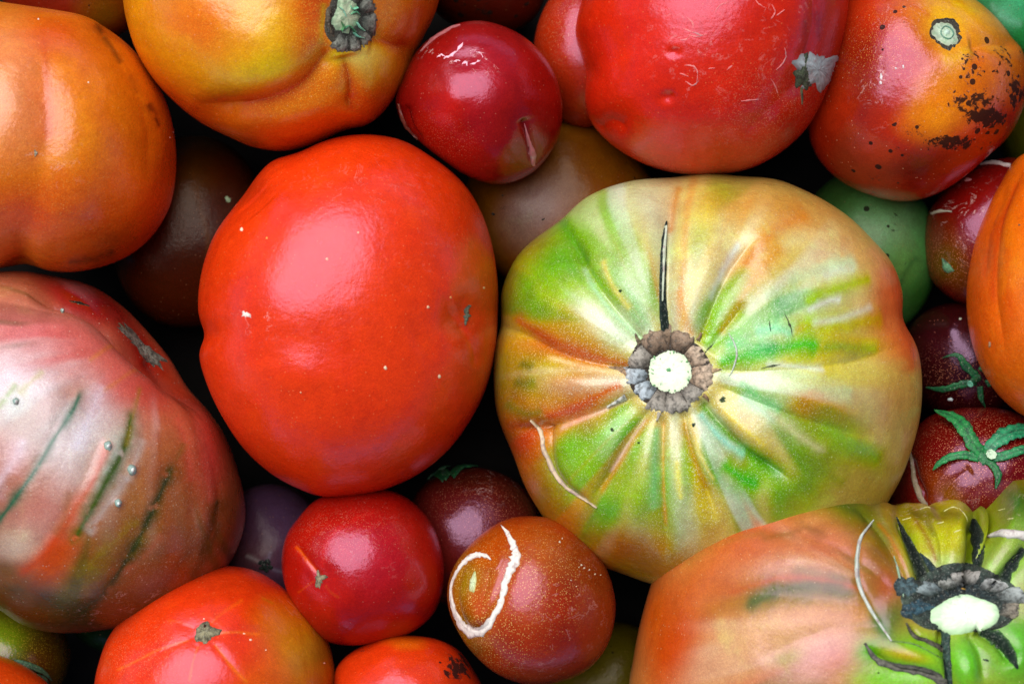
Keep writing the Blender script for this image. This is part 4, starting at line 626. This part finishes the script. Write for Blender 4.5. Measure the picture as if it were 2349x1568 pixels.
blotch(T16, 732, 1327, 13, 17, 'blossom_scar', CORK, (150,140,110), (66,40,24), height=3, spikes=5, amp=.55, seed=5, m=36, tone=.25, ang=-12)
T17 = tomato('small brownish orange tomato at the bottom centre with a curled white corky scar',
 [(1148,1197),(1210,1184),(1288,1196),(1350,1240),(1394,1310),(1412,1390),(1396,1470),(1352,1528),(1290,1558),(1215,1567),(1140,1542),(1082,1492),(1040,1432),(1024,1370),(1038,1305),(1085,1242)], (1220, 1374), 45, 188, 2.2, (172,68,18), tint=.85, mat=skin('bronze_skin', (240,200,110), 1890, 0.36, .24, .8, dust=(226,170,110)), res=(320, 170), seed=161, lump=3,
 dents=[(1084,1340,40,60,15,-10),(1115,1380,30,70,20,6),(1095,1420,30,20,0,4),(1060,1290,40,30,-40,4)], furrows=[([(1160,1215),(1178,1262),(1160,1330),(1135,1400),(1105,1445),(1070,1440),(1045,1400),(1040,1350),(1060,1300),(1090,1275),(1126,1280)],16,7,1.2),([(1120,1300),(1110,1360),(1090,1410)],12,4,1.2)],
 blobs=[(1100,1330,60,110,20,(196,110,20),.9),(1120,1240,60,40,-20,(200,96,16),.7),(1066,1340,28,60,0,(170,150,40),.85),(1095,1390,30,40,0,(206,96,16),.8),(1090,1480,50,40,30,(140,110,24),.8),(1240,1280,70,80,0,(190,104,44),.7),(1210,1380,70,90,20,(192,84,60),.7),(1340,1380,80,130,0,(130,60,16),.75),(1230,1500,120,50,0,(170,60,18),.7),(1300,1460,60,50,0,(140,40,10),.7),(1330,1300,50,60,0,(150,66,20),.6),(1140,1400,20,70,20,(210,110,60),.5),(1065,1440,30,40,0,(120,110,24),.8),(1290,1380,40,50,0,(170,50,30),.6)],
 speck=[(1060,1380,110,150,1.0),(1130,1470,90,80,.8),(1220,1330,130,110,.6)], scuff=[(1320,1400,110,140,.35),(1260,1500,110,60,.35)])
ribbon(T17, [(1150,1205),(1166,1225),(1182,1262),(1180,1288),(1164,1318),(1154,1360),(1142,1395),(1122,1428),(1098,1448),(1070,1443),(1048,1415),(1036,1375),(1036,1340),(1052,1305),(1072,1283),(1094,1272),(1114,1274),(1127,1284)], [.8,6,10,13,11,9,8,9,12,13,11,6,3,3,5,7,7,5,.8], 'corky_scar', PALE, 2.6, (238,230,220), (120,80,50), jag=.17, seed=2, sub=6, m=9)
blotch(T17, 1085, 1336, 9, 24, 'stem_scar', PLUG, (206,220,176), (170,160,60), height=3, amp=.25, seed=3, ang=10, m=24, tone=.2)
for (x, y, r) in ((1334,1295,4),(1340,1302,3),(1352,1306,3),(1365,1316,3),(1284,1242,4),(1290,1234,2.5),(1310,1330,2.5),(1378,1318,2.5),(1322,1344,2),(1328,1300,2)): blotch(T17, x, y, r * .8, r, 'blemish', PALE, (226,214,180), (140,90,30), height=1, seed=int(x), m=8, rings=3, amp=.5)
T18 = tomato('orange red tomato cut off by the bottom edge with black spots on its right shoulder',
 [(766,1580),(772,1530),(805,1496),(850,1474),(892,1459),(940,1458),(1000,1467),(1050,1492),(1084,1535),(1112,1590),(1115,1650),(1080,1730),(1000,1780),(900,1785),(810,1740),(770,1670)], (940, 1622), 0, 170, 2.3, (214,34,6), mat=DIM and skin('spotted_red_skin', (240,120,60), 2160, 0.36, .22, .8, dust=(240,140,90)), res=(256, 130), seed=171, lump=5,
 dents=[(900,1490,40,40,0,6)], blobs=[(930,1472,60,22,0,(232,120,10),.85),(870,1520,40,60,10,(226,80,14),.6),(1070,1540,50,60,0,(150,40,8),.6),(960,1550,60,50,0,(220,40,14),.4)], spots=[(1050,1530,50,40,.95),(1070,1500,30,24,1.05),(1030,1500,40,20,.6),(830,1490,30,10,.6)], speck=[(960,1530,90,60,.25)])

# ================================================================ the lower layer, its shade partly painted in by darker tints
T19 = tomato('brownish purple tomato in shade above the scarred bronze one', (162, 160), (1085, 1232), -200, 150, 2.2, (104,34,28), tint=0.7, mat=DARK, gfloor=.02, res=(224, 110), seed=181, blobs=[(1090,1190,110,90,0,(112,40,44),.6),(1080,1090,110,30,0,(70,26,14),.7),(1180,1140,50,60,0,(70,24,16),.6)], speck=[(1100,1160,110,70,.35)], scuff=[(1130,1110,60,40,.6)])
e = part_empty(T19, 'calyx', 1020, 1085)
for k, (pts, wd, lf) in enumerate([([(1030,1095),(1010,1075),(1012,1052),(1024,1036)],[10,14,11,1],[2,10,14,10]),([(1020,1098),(990,1080),(965,1078)],[8,9,1],[2,8,4]),([(1036,1092),(1060,1072),(1096,1070)],[8,8,1],[2,8,4])]): sepal(T19, e, pts, wd, lf, (20,84,40), 240 + k)
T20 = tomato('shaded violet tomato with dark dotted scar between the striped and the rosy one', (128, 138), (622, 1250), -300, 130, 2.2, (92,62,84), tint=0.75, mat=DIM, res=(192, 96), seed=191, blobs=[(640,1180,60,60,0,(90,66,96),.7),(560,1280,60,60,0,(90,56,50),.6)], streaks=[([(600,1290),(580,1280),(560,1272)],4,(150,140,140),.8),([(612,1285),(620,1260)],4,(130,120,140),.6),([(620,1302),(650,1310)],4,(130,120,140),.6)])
e = part_empty(T20, 'blossom_scar', 608, 1296)
for (x, y, r) in ((600,1290,8),(614,1288,8),(606,1300,9),(620,1300,7),(598,1303,5),(612,1308,6)): reparent(blotch(T20, x, y, r, r, 'scar_crumb', SPLIT, (10,26,18), height=3, seed=int(x), m=12, rings=4, amp=.3), e)
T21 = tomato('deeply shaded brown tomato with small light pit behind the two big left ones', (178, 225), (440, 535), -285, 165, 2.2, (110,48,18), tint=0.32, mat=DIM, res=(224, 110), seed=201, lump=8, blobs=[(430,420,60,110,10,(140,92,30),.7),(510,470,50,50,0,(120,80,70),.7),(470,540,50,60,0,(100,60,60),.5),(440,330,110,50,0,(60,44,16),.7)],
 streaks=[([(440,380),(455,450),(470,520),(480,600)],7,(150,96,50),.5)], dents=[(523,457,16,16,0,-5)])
blotch(T21, 523, 457, 9, 7, 'blemish', PLUG, (150,180,140), (60,70,30), height=2, seed=4, m=14, rings=5, ang=50)
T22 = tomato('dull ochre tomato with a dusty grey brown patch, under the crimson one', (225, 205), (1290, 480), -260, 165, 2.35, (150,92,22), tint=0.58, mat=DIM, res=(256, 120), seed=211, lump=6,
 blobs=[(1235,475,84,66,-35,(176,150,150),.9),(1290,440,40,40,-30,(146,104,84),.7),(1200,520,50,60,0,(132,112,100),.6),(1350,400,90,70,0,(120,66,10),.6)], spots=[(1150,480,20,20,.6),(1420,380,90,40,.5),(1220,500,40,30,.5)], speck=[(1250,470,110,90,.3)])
for (x, y, rx, ry, a) in ((1131,491,6,4,30),(1153,448,3,3,0),(1246,503,5,3,-20)): blotch(T22, x, y, rx, ry, 'blemish', SPLIT, (14,12,10), height=1, seed=int(x), m=10, rings=3, ang=a)
T23 = tomato('soft red tomato half hidden behind the left side of the top right red one', (118, 165), (1338, 125), -190, 130, 2.2, (190,50,34), tint=0.8, mat=RED, res=(192, 96), seed=221, blobs=[(1300,230,60,90,0,(150,24,14),.6)], speck=[(1300,60,60,90,.2)])
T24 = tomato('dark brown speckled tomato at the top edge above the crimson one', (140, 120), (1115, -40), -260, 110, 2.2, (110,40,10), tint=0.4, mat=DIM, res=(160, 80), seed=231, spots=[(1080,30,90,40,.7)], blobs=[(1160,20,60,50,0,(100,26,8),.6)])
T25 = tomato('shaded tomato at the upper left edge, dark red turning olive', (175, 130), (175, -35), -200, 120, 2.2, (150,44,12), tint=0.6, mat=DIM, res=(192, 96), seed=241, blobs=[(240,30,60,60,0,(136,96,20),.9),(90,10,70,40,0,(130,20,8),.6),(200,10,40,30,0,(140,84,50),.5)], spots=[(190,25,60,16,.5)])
T26 = tomato('bluish green unripe tomato in the upper right corner', (150, 150), (2372, -10), -90, 140, 2.3, (70,160,110), mat=DIM, res=(160, 80), seed=251, blobs=[(2300,40,40,40,0,(110,190,150),.6),(2340,90,40,50,0,(40,140,60),.7),(2265,20,30,40,0,(60,130,80),.6)], streaks=[([(2270,0),(2300,40),(2349,60)],8,(150,214,190),.4,.6)])
T27 = tomato('dim olive green tomato at the right edge below the black spotted one', (110, 110), (2400, 305), -280, 110, 2.2, (84,84,30), tint=0.6, mat=DIM, res=(128, 64), seed=261)
T28 = tomato('olive green tomato in the lower left corner with dry sepals', (150, 130), (10, 1508), -200, 135, 2.25, (84,70,16), mat=skin('olive_skin', (176,150,40), 2430, 0.36, .2, .8, dust=(150,130,50)), res=(192, 96), seed=271, blobs=[(0,1470,60,50,0,(120,150,20),.85),(100,1500,60,60,0,(76,44,10),.7)], speck=[(40,1500,110,90,1.0)])
e = part_empty(T28, 'calyx', 60, 1530)
for k, (pts, wd, lf) in enumerate([([(30,1515),(60,1522),(90,1535),(112,1556)],[5,7,5,.8],[20,26,22,12]),([(50,1530),(70,1545),(95,1552),(106,1568)],[5,7,5,.8],[18,20,16,10])]): sepal(T28, e, pts, wd, lf, (70,110,76), 250 + k)
T29 = tomato('orange tomato just showing in the lower left corner', (215, 175), (-70, 1672), 0, 160, 2.3, (214,84,24), mat=ORANGE, res=(192, 96), seed=281)
T30 = tomato('dim yellowish green tomato at the bottom between the bronze one and the ribbed one', (150, 145), (1395, 1570), -280, 135, 2.2, (110,96,22), tint=0.6, mat=DIM, res=(160, 80), seed=291, spots=[(1400,1500,90,60,.35)])
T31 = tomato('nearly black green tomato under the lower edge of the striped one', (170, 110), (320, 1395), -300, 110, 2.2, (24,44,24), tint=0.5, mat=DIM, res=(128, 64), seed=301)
